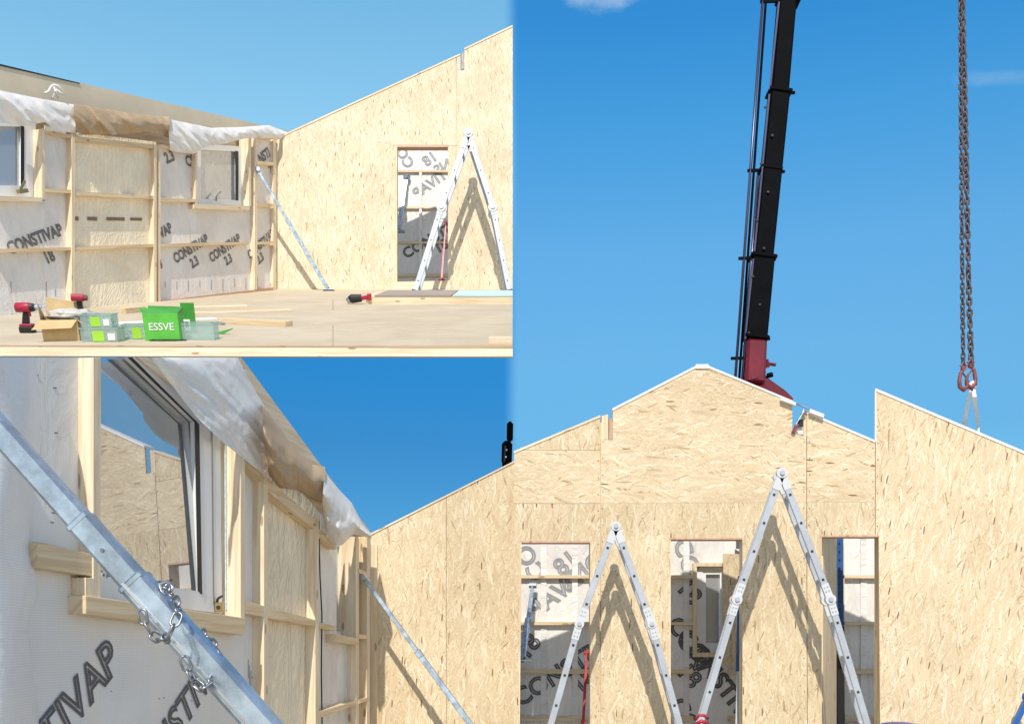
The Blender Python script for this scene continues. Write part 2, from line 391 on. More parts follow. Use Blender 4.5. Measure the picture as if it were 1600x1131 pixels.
TXT = {}
def textgeo(txt, outline):
    key = (txt, outline)
    if key not in TXT:
        cu = bpy.data.curves.new('t', 'FONT'); cu.body = txt; cu.size = 1; cu.align_x = 'CENTER'; cu.align_y = 'CENTER'
        cu.resolution_u = 3
        if outline: cu.fill_mode = 'NONE'; cu.bevel_depth = outline; cu.bevel_resolution = 0
        else: cu.offset = .012
        ob = bpy.data.objects.new('t', cu); C.objects.link(ob)
        bpy.context.view_layer.update()
        me = bpy.data.meshes.new_from_object(ob.evaluated_get(bpy.context.evaluated_depsgraph_get()))
        TXT[key] = ([v.co.copy() for v in me.vertices], [tuple(p.vertices) for p in me.polygons])
        bpy.data.objects.remove(ob); bpy.data.curves.remove(cu); bpy.data.meshes.remove(me)
    return TXT[key]
def lettering(txt, org, r, up, nrm, size, ang, parent, m='print', mirror=False, outline=.035, name='printed_lettering', stretch=1.0):
    V, F = textgeo(txt, outline); ca, sa = math.cos(math.radians(ang)), math.sin(math.radians(ang))
    out = []
    for v in V:
        x, y = v.x*size*stretch*(-1 if mirror else 1), v.y*size
        out.append(Vector(org)+Vector(r)*(x*ca-y*sa)+Vector(up)*(x*sa+y*ca)+Vector(nrm)*(.003+max(-.001, min(.001, v.z*.02))))
    o = mk(name, (out, F), m, parent, long=r); return o

# ------------------------------------------------------------------ the ground
mk('ground', ([Vector((-900, -400, 0)), Vector((900, -400, 0)), Vector((900, 2500, 0)), Vector((-900, 2500, 0))], [(0, 1, 2, 3)]), 'ground', kind='structure', long=X)

# ================================================================== A. raised deck room (upper left)
D1 = 19.4
W1 = Plane((-11.28, 0, EYE), (1, -.35, 0), (.35, 1, .399))
G1 = Plane((0, D1, EYE), (0, -1, 0), (1, 0, 0))
SL = .399
F1o = Vector((0, 0, EYE-1.10)); F1n = Vector((0, -SL, 1)).normalized()
def fl1(px, py, up=0.0):
    d0 = Vector(((px-800)/1600, 1, (1000-py)/1600)); t = (F1o+F1n*up-CAM).dot(F1n)/d0.dot(F1n); return CAM+d0*t
R1 = Matrix.Rotation(math.atan(SL), 3, 'X')
deck = thing('deck_floor', None, None, fl1(400, 539)); deck['kind'] = 'structure'
del_keys = [k for k in ('label', 'category') if k in deck.keys()]
rows = [(539.5, 507), (507, 484.5), (484.5, 467), (467, 452.0)]
mk('sub_floor', extr([fl1(-8, 539.5, -.03), fl1(801, 539.5, -.03), fl1(801, 452, -.03), fl1(-8, 452, -.03)], -F1n*.02), 'chip', deck, long=X)
for i, (ya, yb) in enumerate(rows):
    cuts = [(-8, 300), (300.6, 801)] if i % 2 else [(-8, 520), (520.6, 801)]
    for a, b in cuts:
        q = [fl1(a, ya, 0), fl1(b, ya, 0), fl1(b, yb+.12), fl1(a, yb+.12)]
        mk('floor_sheet', extr(q, -F1n*.022), 'chip', deck, long=X)
E1 = Plane(fl1(400, 539.7), (0, -1, 0), (1, 0, 0))
mk('edge_beam', prism(E1, [(-8, 541), (801, 543.5), (801, 557), (-8, 556)], .0, -.045), 'pine_pale', deck, long=X)
mk('edge_strip', prism(E1, [(-8, 539), (801, 541.5), (801, 543), (-8, 540.6)], .006, -.04), 'pine_red', deck, long=X)

# gable wall of the deck room
gb = thing('gable_wall', 'pale oriented strand board gable wall at the back of the raised deck, rising to the right', 'wall', G1.pt(620, 452))
rake = [(431, 217), (719, 86)]
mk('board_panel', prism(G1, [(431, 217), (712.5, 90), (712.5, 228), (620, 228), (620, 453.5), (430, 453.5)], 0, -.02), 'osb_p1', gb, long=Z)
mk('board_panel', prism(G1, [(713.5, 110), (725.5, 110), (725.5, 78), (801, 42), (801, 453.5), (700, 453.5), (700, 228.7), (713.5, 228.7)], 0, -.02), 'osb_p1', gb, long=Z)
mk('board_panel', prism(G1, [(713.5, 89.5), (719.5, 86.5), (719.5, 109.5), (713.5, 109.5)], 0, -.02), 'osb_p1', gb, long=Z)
mk('post', prism(G1, [(721.5, 84), (724.5, 82.5), (724.5, 108), (721.5, 108)], -.05, -.12), 'pine_red', gb)
mk('rake_strip', prism(G1, [(430, 216), (719, 84), (719, 86.3), (430, 218.6)], .012, -.14), 'pine_pale', gb)
mk('rake_strip', prism(G1, [(725.5, 75.5), (801, 39.5), (801, 42), (725.5, 78)], .012, -.14), 'pine_pale', gb)
mk('door_lining', prism(G1, [(617.5, 228), (620.5, 228), (620.5, 440), (617.5, 440)], .004, -.14), 'pine', gb)
mk('door_lining', prism(G1, [(617.5, 226.5), (700, 226.5), (700, 230), (617.5, 230)], .003, -.14), 'pine_red', gb)
mk('door_lining', prism(G1, [(700, 229), (702, 229), (702, 440), (700, 440)], -.02, -.14), 'pine', gb)
mk('sill_plate', prism(G1, [(614, 440.5), (704, 438.5), (704, 453.5), (614, 453.5)], .03, -.14), 'pine_pale', gb)
mk('seam_stud', prism(G1, [(710, 100), (717, 100), (717, 440), (710, 440)], -.021, -.1), 'pine', gb)
mk('sole_plate', prism(G1, [(431, 451), (614, 451), (614, 453.5), (431, 453.5)], .02, .001), 'pine', gb)
mk('rear_frame', prism(G1, [(431, 225), (711, 95), (711, 232), (616, 232), (616, 450), (431, 452)], -.14, -.145), 'film', gb)

# room seen through the deck-room doorway
B1 = Plane((0, D1+1.95, EYE), (0, -1, 0), (1, 0, 0))
rb = thing('framed_wall', 'membrane covered timber framed wall seen through the doorway in the deck room', 'wall', B1.pt(650, 440))
fm = mk('membrane', prism(B1, [(560, 180), (790, 180), (790, 446), (560, 446)], 0, -.01), 'film', rb, long=X)
for y, t in ((266, 3.0), (323, 3), (377, 3.5), (428, 4)):
    mk('rail', prism(B1, [(560, y), (790, y), (790, y+t), (560, y+t)], .05, .002), 'pine', rb)
for xx in (604, 655, 735):
    mk('stud', prism(B1, [(xx, 200), (xx+4, 200), (xx+4, 446), (xx, 446)], .045, .003), 'film', rb)
for t, px, py, a, mr in (('CO', 632, 247, -60, True), ('18', 672, 249, 35, True), ('NS', 692, 262, 30, True), ('TIVAP', 672, 288, 35, True), ('CONSTIV', 672, 375, 30, False), ('18', 690, 385, 30, False)):
    lettering(t, B1.pt(px, py, .002), X, Z, -Y, .30, a, fm, 'print_soft' if py < 330 else 'print', mirror=mr)

# left wall of the deck room
lw = thing('framed_wall', 'long timber framed side wall of the raised deck room with printed membrane and two windows', 'wall', W1.pt(200, 480))
R1w = Vector((.35, 1, .399)); 
def w1(name, pts, nf, nb, m, long=None, **k): return mk(name, prism(W1, pts, nf, nb), m, lw, long=long, **k)
w1('rim_board', [(-8, 99), (454, 206), (444, 214), (-8, 152)], -.10, -.14, 'plain', R1w)
w1('roof_edge', [(-8, 98.4), (125, 130), (125, 131.2), (-8, 101)], -.09, -.15, 'dark')
w1('sheathing', [(-8, 104), (436, 212), (436, 452), (-8, 511)], -.17, -.18, 'pine', R1w)
# membranes panel by panel
fa = w1('membrane', [(70, 196), (103, 204), (103, 497), (70, 501)], 0, -.01, 'film', R1w)
w1('membrane', [(-8, 312), (70, 314), (70, 501), (-8, 510)], 0, -.01, 'film', R1w)
fc = w1('membrane', [(247, 228), (306, 232), (306, 470), (247, 477)], 0, -.01, 'film', R1w)
fd = w1('membrane', [(306, 325), (388, 325), (388, 459), (306, 470)], 0, -.01, 'film', R1w)
fe = w1('membrane', [(388, 213), (431, 216), (431, 453), (388, 459)], 0, -.01, 'film', R1w)
w1('cream_film', [(112, 206), (244, 222), (244, 480), (106, 496)], .004, -.01, 'film_beige', Z)
for a, b in ((118, 123), (137, 152), (167, 195), (204, 222)):
    w1('staple_strip', [(a, 338.5+(a-118)*.02), (b, 338.5+(b-118)*.02), (b, 345), (a, 344.5)], .012, .006, 'brown')
# studs (front faces narrow, side faces turned to the sun)
def stud1(px, y0, y1, wd=4, nf=.09, nb=.0, m='pine_pale'): w1('stud', [(px, y0), (px+wd, y0+1), (px+wd, y1-1.0), (px, y1)], nf, nb, m, Z)
stud1(66, 201, 313, 4, .09, -.12); stud1(112, 209, 495, 5, .10); stud1(241, 226, 480, 4, .10); stud1(248, 226, 477, 3, .09)
stud1(305.5, 235, 322, 3); stud1(389, 214, 323, 3.5, .09, -.12); stud1(398, 214, 458, 4, .09); stud1(427, 216, 453, 5, .06)
for pts in ([(70, 203), (112, 211), (112, 216), (70, 208)], [(117, 213), (241, 226), (241, 232), (117, 221)], [(251, 226), (305, 234), (305, 237), (251, 231)],
            [(402, 213), (427, 214), (427, 218), (402, 218)], [(402, 252), (427, 254), (427, 259), (402, 258)],
            [(70, 294), (112, 297), (112, 302), (70, 300)], [(117, 299), (241, 306), (241, 311), (117, 306)], [(251, 309), (306, 311.5), (306, 316), (251, 315)],
            [(402, 318), (427, 319), (427, 323.5), (402, 323)],
            [(-8, 389), (112, 386), (112, 391), (-8, 395)], [(117, 385), (241, 381), (241, 386), (117, 391)], [(251, 381), (389, 378), (389, 382), (251, 386)], [(402, 378), (427, 377), (427, 381), (402, 382)]):
    w1('rail', pts, .09, .0, 'pine', R1w)
w1('bottom_plate', [(117, 487), (241, 472), (241, 480), (117, 496)], .12, .0, 'pine', R1w)
w1('bottom_plate', [(251, 470), (427, 449), (427, 454), (251, 478)], .12, .0, 'pine_red', R1w)
w1('bottom_plate', [(-8, 503), (112, 489), (112, 497), (-8, 511)], .12, .0, 'pine', R1w)
for i in range(9):
    px = 258+i*18; w1('nail_mark', [(px, 440-i*.8), (px+.8, 440-i*.8), (px+.8, 449+(i % 3)*3), (px, 449+(i % 3)*3)], .004, .001, 'print_soft')
for i, (px, y0, y1) in enumerate(((17, 440, 458), (72, 440, 470), (86, 452, 462))):
    w1('nail_mark', [(px, y0), (px+.9, y0), (px+.9, y1), (px, y1)], .004, .001, 'print_soft')
for txt, px, py, sz, an, par in (('CONSTIVAP', 56, 374, .21, 33, fa), ('18', 77, 402, .21, 36, fa), ('2.3', 265, 246, .22, 36, fc), ('CO', 299, 251, .22, 36, fc), ('VAP', 259, 361, .20, 38, fc), ('3', 249.5, 411, .26, 20, fc),
                             ('CONSTIVAP', 299, 389, .205, 37, fd), ('2.3', 304, 410, .20, 37, fd), ('CONSTIVAP', 352, 388, .205, 38, fd), ('2.3', 357, 406, .20, 38, fd),
                             ('CONSTIVAP', 408, 382, .20, 42, fe), ('2.3', 407, 404, .20, 42, fe), ('NSTI', 413, 244, .22, 42, fe), ('2', 423, 265, .22, 42, fe)):
    lettering(txt, W1.pt(px, py, .008), Vector((.33, .944, .0)), Z, W1.nrm, sz, an, par, outline=.032)
def window1(frm, gl, gask, sill, label, extra=None):
    wn = mk('window', frm, 'pvc', lw, label=label); 
    mk('pane', gl, 'glass_far', wn); mk('gasket', gask, 'dark', wn); mk('sill', sill, 'pine_pale', wn, long=R1w)
    return wn
def ringprism(pl, o, i, nf, nb):
    g = []
    for k in range(4):
        a, b = o[k], o[(k+1) % 4]; c, d = i[(k+1) % 4], i[k]
        g.append(prism(pl, [a, b, c, d], nf, nb))
    return join(*g)
wn = window1(ringprism(W1, [(308, 224), (389, 230), (389, 323), (308, 322)], [(314, 234), (371, 237), (371, 313), (314, 311)], -.06, -.12),
        prism(W1, [(314, 234), (371, 237), (371, 313), (314, 311)], -.10, -.105),
        prism(W1, [(368.5, 236), (372.5, 237), (372.5, 313.5), (368.5, 313)], -.05, -.058),
        prism(W1, [(303, 319), (390, 322), (390, 329), (303, 326)], .10, -.12), 'white framed window with a pale veiled pane')
mk('handle', join(beam(W1.pt(338, 313, -.04), W1.pt(338, 308, -.0), .03, .03), beam(W1.pt(338, 308, .0), W1.pt(345, 300, .0), .02, .02)), 'steel', wn)
wn = window1(ringprism(W1, [(-30, 188), (56, 194), (56, 308), (-30, 308)], [(-20, 196), (34, 198), (34, 290), (-20, 290)], -.06, -.12),
        prism(W1, [(-20, 196), (34, 198), (34, 290), (-20, 290)], -.10, -.105),
        prism(W1, [(33, 197), (38, 198), (38, 290), (33, 290)], -.05, -.058),
        prism(W1, [(-8, 306), (66, 309), (66, 315), (-8, 314)], .10, -.12), 'window half cut off with dark slats behind its glass')
for i in range(9):
    mk('blind_slat', prism(W1, [(-8, 236+i*6), (31, 228+i*7), (31, 231+i*7), (-8, 239+i*6)], -.13, -.14), 'greyboard', wn)
mk('shutter', prism(W1, [(-8, 222), (32, 226), (32, 290), (-8, 290)], -.145, -.15), 'dark', wn)
mk('lock', join(beam(W1.pt(28, 300, .02), W1.pt(42, 298, .02), .05, .05), beam(W1.pt(32, 296, .03), W1.pt(39, 283, .03), .015, .03)), 'brass', wn)
# strips of tape and white lining in the window reveals
for px, y0, y1 in ((58, 205, 300), (382, 238, 318)):
    w1('tape_strip', [(px, y0), (px+3, y0), (px+3, y1), (px, y1)], -.054, -.057, 'tape')

def flap(name, label, pl, top, bot, m, **k):
    g = drape(pl, top, bot, **k)
    o = mk(name, g, m, loc=g[0][0], smooth=True, double=True, long=pl.r)
    return tag(o, label, 'sheeting')
flap('film_flap', 'white membrane flap folded over the deck room side wall, left of the brown flap', W1, [(-8, 140), (60, 154), (118, 164)], [(-8, 190), (40, 197), (70, 191), (90, 206), (118, 208)], 'film_white', bulge=.06, wr=.10, fr=2.2, n0=.10, seed=1)
flap('paper_flap', 'brown kraft flap hanging over the side wall of the raised deck room', W1, [(115, 162), (190, 175), (255, 183), (266, 181)], [(116, 202), (128, 211), (160, 211), (200, 210), (230, 206), (264, 216)], 'film_kraft', bulge=.07, wr=.11, fr=2.0, n0=.12, seed=4)
flap('film_flap', 'white membrane flap drooping over the right window of the deck room side wall', W1, [(262, 186), (330, 200), (375, 199), (420, 196), (452, 208)], [(266, 236), (280, 238), (302, 241), (322, 229), (350, 225), (385, 216), (452, 217)], 'film_white', bulge=.05, wr=.10, fr=2.3, n0=.12, seed=8)
g = tube([W1.pt(*q) for q in ((70, 146, .04), (76, 143, .05), (80, 136, .06), (84, 133, .10), (91, 135, .13), (98, 142, .14), (101, 147, .12), (95, 146, .10), (88, 141, .06), (84, 146, .05), (82, 154, .05))], .017, 6)
g = join(g, tube([W1.pt(*q) for q in ((84, 136, .05), (88, 145, .06), (91, 154, .05))], .014, 6))
tag(mk('rope_end', g, 'film_white', loc=g[0][0], smooth=True), 'knotted white sling end poking over the top of the deck room side wall', 'strap')

# ---- ladders (hinged, folded into an A)
def ladder(label, apex, hingeL, footL, hingeR, footR, dn, df, group, ground=None, wd=.056, rsp=.285, hr=.052):
    """apex..foot in pixels on the near stile's plane"""
    base = P(apex[0], footL[1], (dn+df)/2)
    t = thing('folding_ladder', label, 'ladder', base, group)
    near = lambda q: P(q[0], q[1], dn)
    ux = (apex[0]-800)/1600
    sh = Vector((ux*.55, 1, 0)).normalized()*(df-dn)
    A = near(apex)
    for sgn, H, Ft in ((-1, near(hingeL), near(footL)), (1, near(hingeR), near(footR))):
        for a, b in ((A, H), (H, Ft)):
            u = (b-a).normalized(); a2 = a+u*.07; b2 = b-u*.05 if b is H else b
            for o in (Vector((0, 0, 0)), sh):
                mk('stile', beam(a2+o, b2+o, .028, wd, up=u.cross(Y)), 'alu', t, bevel=.003)
            L = (b2-a2).length; k = max(1, int(round(L/rsp)))
            for i in range(k):
                c = a2+(b2-a2)*((i+.5)/k if a is A else (i+.45)/k)
                mk('rung', beam(c+Vector((0, -.010, 0))+Vector((0, .02, 0)), c+sh-Vector((0, .012, 0)), .030, .030, up=u), 'alu', t)
                e = mk('rung_end', beam(c+Vector((0, -.0175, 0)), c+Vector((0, -.013, 0)), .020, .020, up=u), 'hole', t)
        for o in (Vector((0, 0, 0)), sh):
            h = mk('hinge', join(disc(H+o, Y, hr, .05), beam(H+o, H+o+(A-H).normalized()*.14, .036, wd*1.12, up=(A-H).normalized().cross(Y)), beam(H+o, H+o+(Ft-H).normalized()*.14, .036, wd*1.12, up=(Ft-H).normalized().cross(Y))), 'hinge', t)
            if o.length == 0:
                for v in (A, Ft):
                    u = (v-H).normalized(); s = u.cross(Y)
                    for q in (.075, .11):
                        for w_ in (-.013, .013): mk('rivet', disc(H+u*q+s*w_+Vector((0, -.02, 0)), Y, .0055, .008, 8), 'steel', h)
                mk('hub', disc(H+Vector((0, -.03, 0)), Y, hr*.45, .02), 'alu', h)
        for o in (Vector((0, 0, 0)), sh):
            mk('foot', beam(Ft+o-(Ft-H).normalized()*.04, Ft+o+(Ft-H).normalized()*.02, .04, wd*1.2, up=(Ft-H).normalized().cross(Y)), 'dark', t)
    for o in (Vector((0, 0, 0)), sh):
        us = [(near(hingeL)-A).normalized(), (near(hingeR)-A).normalized()]
        h = mk('hinge', join(disc(A+o, Y, hr, .05), *[beam(A+o, A+o+u*.15, .036, wd*1.12, up=u.cross(Y)) for u in us]), 'hinge', t)
        if o.length == 0: mk('hub', disc(A+Vector((0, -.03, 0)), Y, hr*.45, .02), 'alu', h)
    return t
LG = 'folding ladders standing as an A'
ladder('aluminium folding ladder on the raised deck beside the doorway there', (732, 208), (689.5, 324), (648, 456.6), (770, 324), (796.5, 456), D1-.86, D1-.54, LG, wd=.095, rsp=.40, hr=.085)

# ---- slim steel push-pull braces
def brace(label, a, b, wd=.05, m='steel', group=None, joint=.5, name='wall_brace', plate=True, ends='fork'):
    a, b = Vector(a), Vector(b); t = thing(name, label, 'brace', b, group)
    c = a.lerp(b, joint); u = (b-a).normalized()
    mk('inner_tube', beam(a+u*.10, c+u*.05, wd*.74, wd*.74, up=Vector((0, -1, 0))), m, t, bevel=wd*.06)
    mk('outer_tube', beam(c, b-u*.04, wd, wd, up=Vector((0, -1, 0))), m, t, bevel=wd*.06)
    mk('collar', beam(c-u*.02, c+u*.05, wd*1.15, wd*1.15, up=Vector((0, -1, 0))), m, t, bevel=wd*.08)
    mk('end_plate', join(beam(a, a+u*.12, wd*.4, wd*.9), disc(a+u*.02, u.cross(Z), wd*.55, wd*1.3, 12)), m, t)
    mk('foot_plate', join(beam(b-u*.06, b, wd*.5, wd*.9), box(b+Vector((0, 0, .006)), wd*3, wd*2, .012)), m, t)
    L = (b-c).length; s = u.cross(Z).normalized(); v = s.cross(u)
    k = 0
    for i in range(1, int(L/.22)):
        p = c+u*(i*.22)
        mk('pin_hole', disc(p-s*wd*.51, s, wd*.12, .003, 8), 'hole', t); mk('pin_hole', disc(p+v*wd*.51, v, wd*.12, .003, 8), 'hole', t)
    return t
brace('long thin steel brace leaning from the deck room side wall down to the deck', W1.pt(402, 264, .10), fl1(514, 454.4), .07, joint=.42)
brace('short steel brace on the far wall behind the deck room doorway', B1.pt(636, 276, .06), B1.pt(622, 362, .35), .09)
brace('red brace leaning behind the doorway of the deck room, beside the ladder', P(697, 346, D1+.5), P(690, 438, D1+.2), .04, 'red')

# ---- things lying on the raised deck
def loc(px, py, geo, rz=0):
    """rest a shape modelled round its own base on the sloping deck at this spot"""
    b = fl1(px, py); R = R1 @ Matrix.Rotation(math.radians(rz), 3, 'Z')
    return [R @ Vector(v)+b for v in geo[0]], geo[1]
def place(px, py, rz=0):
    b = fl1(px, py); R = R1 @ Matrix.Rotation(math.radians(rz), 3, 'Z')
    return lambda geo: ([R @ Vector(v)+b for v in geo[0]], geo[1])
# cordless drill (1 px ~ 7 mm here)
t = thing('cordless_drill', 'red and black cordless drill standing on its battery at the left deck end', 'drill', fl1(44, 520)); T = place(44, 520)
mk('battery', T(box((0, 0, .035), .155, .10, .07)), 'dark', t, bevel=.012)
mk('battery_cap', T(box((0, 0, .082), .14, .09, .026)), 'toolred', t, bevel=.008)
mk('grip', T(extr([Vector((-.045, -.028, .09)), Vector((.03, -.028, .09)), Vector((.045, -.028, .215)), Vector((-.015, -.028, .215))], Vector((0, .056, 0)))), 'dark', t, bevel=.01)
mk('body', T(tube([(-.095, 0, .262), (-.08, 0, .262), (.05, 0, .262), (.085, 0, .262)], [.028, .052, .052, .04], 14)), 'toolred', t, smooth=True)
mk('gear_case', T(tube([(.03, 0, .262), (.10, 0, .262), (.125, 0, .262)], [.05, .042, .03], 14)), 'dark', t)
mk('chuck', T(tube([(.125, 0, .262), (.17, 0, .266), (.195, 0, .268)], [.03, .026, .014], 12)), 'steel', t)
mk('bit', T(tube([(.19, 0, .268), (.235, 0, .272)], .007, 6)), 'steel', t)
mk('trigger', T(box((.05, 0, .195), .02, .03, .045)), 'toolred', t)
# cardboard box with its flaps up
t = thing('cardboard_box', 'open brown cardboard box with a grey plastic bag on top, left end of the deck', 'box', fl1(104, 531)); T = place(104, 531, 12)
th = .006
mk('wall', T(join(box((-.02, -.13, .10), .34, th, .20), box((-.02, .13, .10), .34, th, .20), box((-.19, 0, .10), th, .26, .20), box((.15, 0, .10), th, .26, .20), box((-.02, 0, .006), .34, .26, th))), 'card', t)
mk('flap', T(extr([Vector((-.19, -.133, .20)), Vector((.15, -.133, .20)), Vector((.10, -.20, .13)), Vector((-.27, -.22, .12))], Vector((0, .004, .004)))), 'card', t)
mk('flap', T(extr([Vector((-.19, .133, .20)), Vector((.15, .133, .20)), Vector((.16, .19, .34)), Vector((-.17, .2, .40))], Vector((0, .004, .004)))), 'card', t)
mk('flap', T(extr([Vector((.153, -.13, .20)), Vector((.153, .13, .20)), Vector((.23, .11, .16)), Vector((.22, -.13, .13))], Vector((.003, 0, .003)))), 'card', t)
mk('flap', T(extr([Vector((-.193, -.13, .20)), Vector((-.193, .13, .20)), Vector((-.25, .11, .33)), Vector((-.20, -.10, .36))], Vector((.003, 0, .003)))), 'card', t)
def lump(c, sx, sy, sz, seed=0, k=14, r=.28):
    V, F = [], []
    for j in range(k+1):
        th_ = math.pi*j/k
        for i in range(2*k):
            ph = math.pi*i/k; v = Vector((math.sin(th_)*math.cos(ph), math.sin(th_)*math.sin(ph), math.cos(th_)))
            f = 1+r*noise.noise(v*2.4+Vector((seed, 0, 0)))+r*.5*noise.noise(v*6+Vector((seed, 3, 0)))
            V.append(Vector((v.x*sx*f+c[0], v.y*sy*f+c[1], v.z*sz*f+c[2])))
    for j in range(k):
        for i in range(2*k): F.append((j*2*k+i, j*2*k+(i+1) % (2*k), (j+1)*2*k+(i+1) % (2*k), (j+1)*2*k+i))
    return V, F
tag(mk('plastic_bag', T(lump((.07, .02, .235), .22, .13, .06, 3, 16, .45)), 'bag', loc=fl1(104, 510), smooth=True), 'crumpled grey plastic bag lying on the open cardboard box', 'bag')
tb = thing('cordless_tool', 'red cordless tool resting behind the cardboard box with its head showing', 'tool', T(([Vector((.02, .16, .3))], []))[0][0])
mk('body', T(tube([(.08, .14, .40), (.20, .14, .395)], .036, 12)), 'toolred', tb); mk('nose', T(tube([(.20, .14, .395), (.235, .14, .394)], .028, 10)), 'hookred', tb)
mk('grip', T(box((.15, .16, .30), .05, .05, .22)), 'dark', tb)
# clear boxes of screws
def tub(px, py, w_, d_, h_, label, rz=0, fills=True):
    t = thing('screw_tub', label, 'box', fl1(px, py)); T = place(px, py, rz); e = .004
    mk('wall', T(join(box((0, -d_/2, h_/2), w_, e, h_), box((0, d_/2, h_/2), w_, e, h_), box((-w_/2, 0, h_/2), e, d_, h_), box((w_/2, 0, h_/2), e, d_, h_), box((0, 0, .003), w_, d_, e))), 'clear', t)
    mk('rim', T(join(box((0, -d_/2-.004, h_), w_+.03, .012, .012), box((0, d_/2, h_), w_+.03, .012, .012), box((-w_/2-.006, 0, h_), .012, d_, .012), box((w_/2+.006, 0, h_), .012, d_, .012))), 'clear', t)
    if fills:
        mk('label', T(box((-w_*.02, -d_/2-.004, h_*.45), w_*.32, .002, h_*.75)), 'lime', t)
        mk('label', T(box((w_*.34, -d_/2-.004, h_*.40), w_*.2, .002, h_*.5)), 'white', t)
        g = []
        for i in range(26):
            a = Vector((random.uniform(-.44, .44)*w_, random.uniform(-.4, .4)*d_, random.uniform(.01, h_*.55)))
            g.append(beam(a, a+Vector((random.uniform(-.05, .05), random.uniform(-.03, .03), .01)), .006, .006))
        s = mk('screws', T(join(*g)), 'steel', t); s['kind'] = 'stuff'
    return t
tub(162, 533, .36, .2, .13, 'lower of two stacked clear screw tubs with lime labels by the cardboard box')
b0 = fl1(162, 533)
_f = fl1
def fl1s(px, py, up=0): return _f(px, py, up)+F1n*.14
fl1 = fl1s; tub(160, 533, .30, .19, .12, 'clear plastic screw tub stacked on top of another beside the cardboard box'); fl1 = _f
tub(219, 529, .28, .19, .14, 'small clear screw tub standing between the stacked tubs and the green box', 8)
tub(308, 530, .40, .22, .16, 'empty wide clear plastic tub right of the green box', 3, False)
# green box with lettering
t = thing('green_box', 'open bright green screw carton with white lettering on the deck', 'box', fl1(260, 531)); T = place(259, 531, 4)
mk('wall', T(join(box((0, -.11, .13), .34, .006, .26), box((0, .11, .13), .34, .006, .26), box((-.17, 0, .13), .006, .22, .26), box((.17, 0, .13), .006, .22, .26), box((0, 0, .005), .34, .22, .006))), 'green', t)
for q, mm_ in (([(-.17, -.11, .26), (.17, -.11, .26), (.15, -.03, .30), (-.17, -.04, .31)], 'greend'), ([(-.17, .11, .26), (.17, .11, .26), (.17, .13, .31), (-.17, .13, .32)], 'greend'), ([(-.17, -.11, .26), (-.17, .11, .26), (-.22, .11, .30), (-.215, -.09, .31)], 'green'), ([(.17, -.11, .26), (.17, .11, .26), (.185, .11, .31), (.19, -.08, .29)], 'greend')):
    mk('flap', T(extr([Vector(v) for v in q], Vector((0, .003, .003)))), mm_, t)
Rr = R1 @ Matrix.Rotation(math.radians(4), 3, 'Z')
lettering('ESSVE', Rr @ Vector((0, -.114, .135))+fl1(259, 531), Rr @ X, Rr @ Z, Rr @ -Y, .10, 0, t, 'white', outline=0)
t = thing('green_carton_lid', 'upright dark green carton lid with a white label standing behind the clear tub', 'lid', fl1(297, 514)); T = place(297, 520, -6)
mk('panel', T(box((0, 0, .155), .15, .012, .31)), 'greend', t); mk('label', T(box((-.02, -.008, .08), .07, .003, .12)), 'white', t)
mk('print', T(box((-.02, -.0105, .09), .03, .002, .05)), 'print', t)
# small leftovers on the deck
T = place(263, 533.5)
g = [beam((random.uniform(-.19, .19), random.uniform(-.01, .03), .01), (random.uniform(-.19, .19), random.uniform(-.01, .03), .012), .012, .012) for _ in range(9)]
tag(mk('screwdriver_bits', T(join(*g)), 'dark', loc=fl1(263, 533)), 'short dark screws and bits spilled in front of the green box', 'screws', kind='stuff')
T = place(342, 508)
tag(mk('screw_pile', T(join(*[beam((random.uniform(-.09, .09), random.uniform(-.04, .04), .01), (random.uniform(-.09, .09), random.uniform(-.04, .04), .03), .012, .014) for _ in range(10)])), 'steel', loc=fl1(342, 508)), 'little pile of loose screws right of the clear tub', 'screws', kind='stuff')
T = place(345, 522, 8)
tag(mk('green_offcut', T(extr([Vector((-.10, 0, 0)), Vector((.02, -.03, 0)), Vector((.13, .02, .05)), Vector((0, .03, .02))], Vector((0, 0, .008)))), 'greend', loc=fl1(345, 522)), 'torn dark green card scrap lying right of the clear tub', 'card')
# timbers
def plank(label, a, b, w_, h_, m='pine', n='timber_plank'):
    pa, pb = fl1(*a), fl1(*b); c = (pa+pb)/2
    g = beam(pa+F1n*h_/2, pb+F1n*h_/2, w_, h_, up=F1n)
    return tag(mk(n, g, m, loc=c, bevel=.003), label, 'plank')
plank('pale timber length with a square cut end, right of the green box', (346, 505), (452, 510), .14, .06)
plank('long white primed board lying behind the clear tubs', (140, 509), (336, 499), .16, .02, 'white')
plank('thin pale board lying flat near the side wall, farthest of the loose boards', (262, 483), (386, 480), .20, .03, 'pine_pale')
plank('pale board lying on the deck between the side wall and the timber block', (300, 491), (455, 486), .13, .025, 'pine_pale')
plank('short timber offcut at the right front corner of the deck', (764, 538), (801, 538), .12, .07, 'pine_pale')
plank('small splintered timber offcut behind the green box', (192, 490), (224, 487), .10, .07, 'pine', 'timber_offcut')
# sheet stack at right of deck
t = thing('sheet_stack', 'low stack of building sheets on timber beside the ladder foot', 'boards', fl1(690, 475))
def slab(pts, up0, up1):
    q = [fl1(a, b, 0)+F1n*up1 for a, b in pts]; return extr(q, -F1n*(up1-up0))
mk('bearer', slab([(572, 475), (801, 475), (801, 467), (590, 466)], .0, .10), 'pine_pale', t, long=X)
mk('sheet', slab([(585, 475), (705, 475), (716, 466), (607, 466)], .105, .125), 'greyboard', t)
mk('sheet', slab([(707, 475), (801, 475), (801, 466), (718, 466)], .105, .125), 'plaster', t)
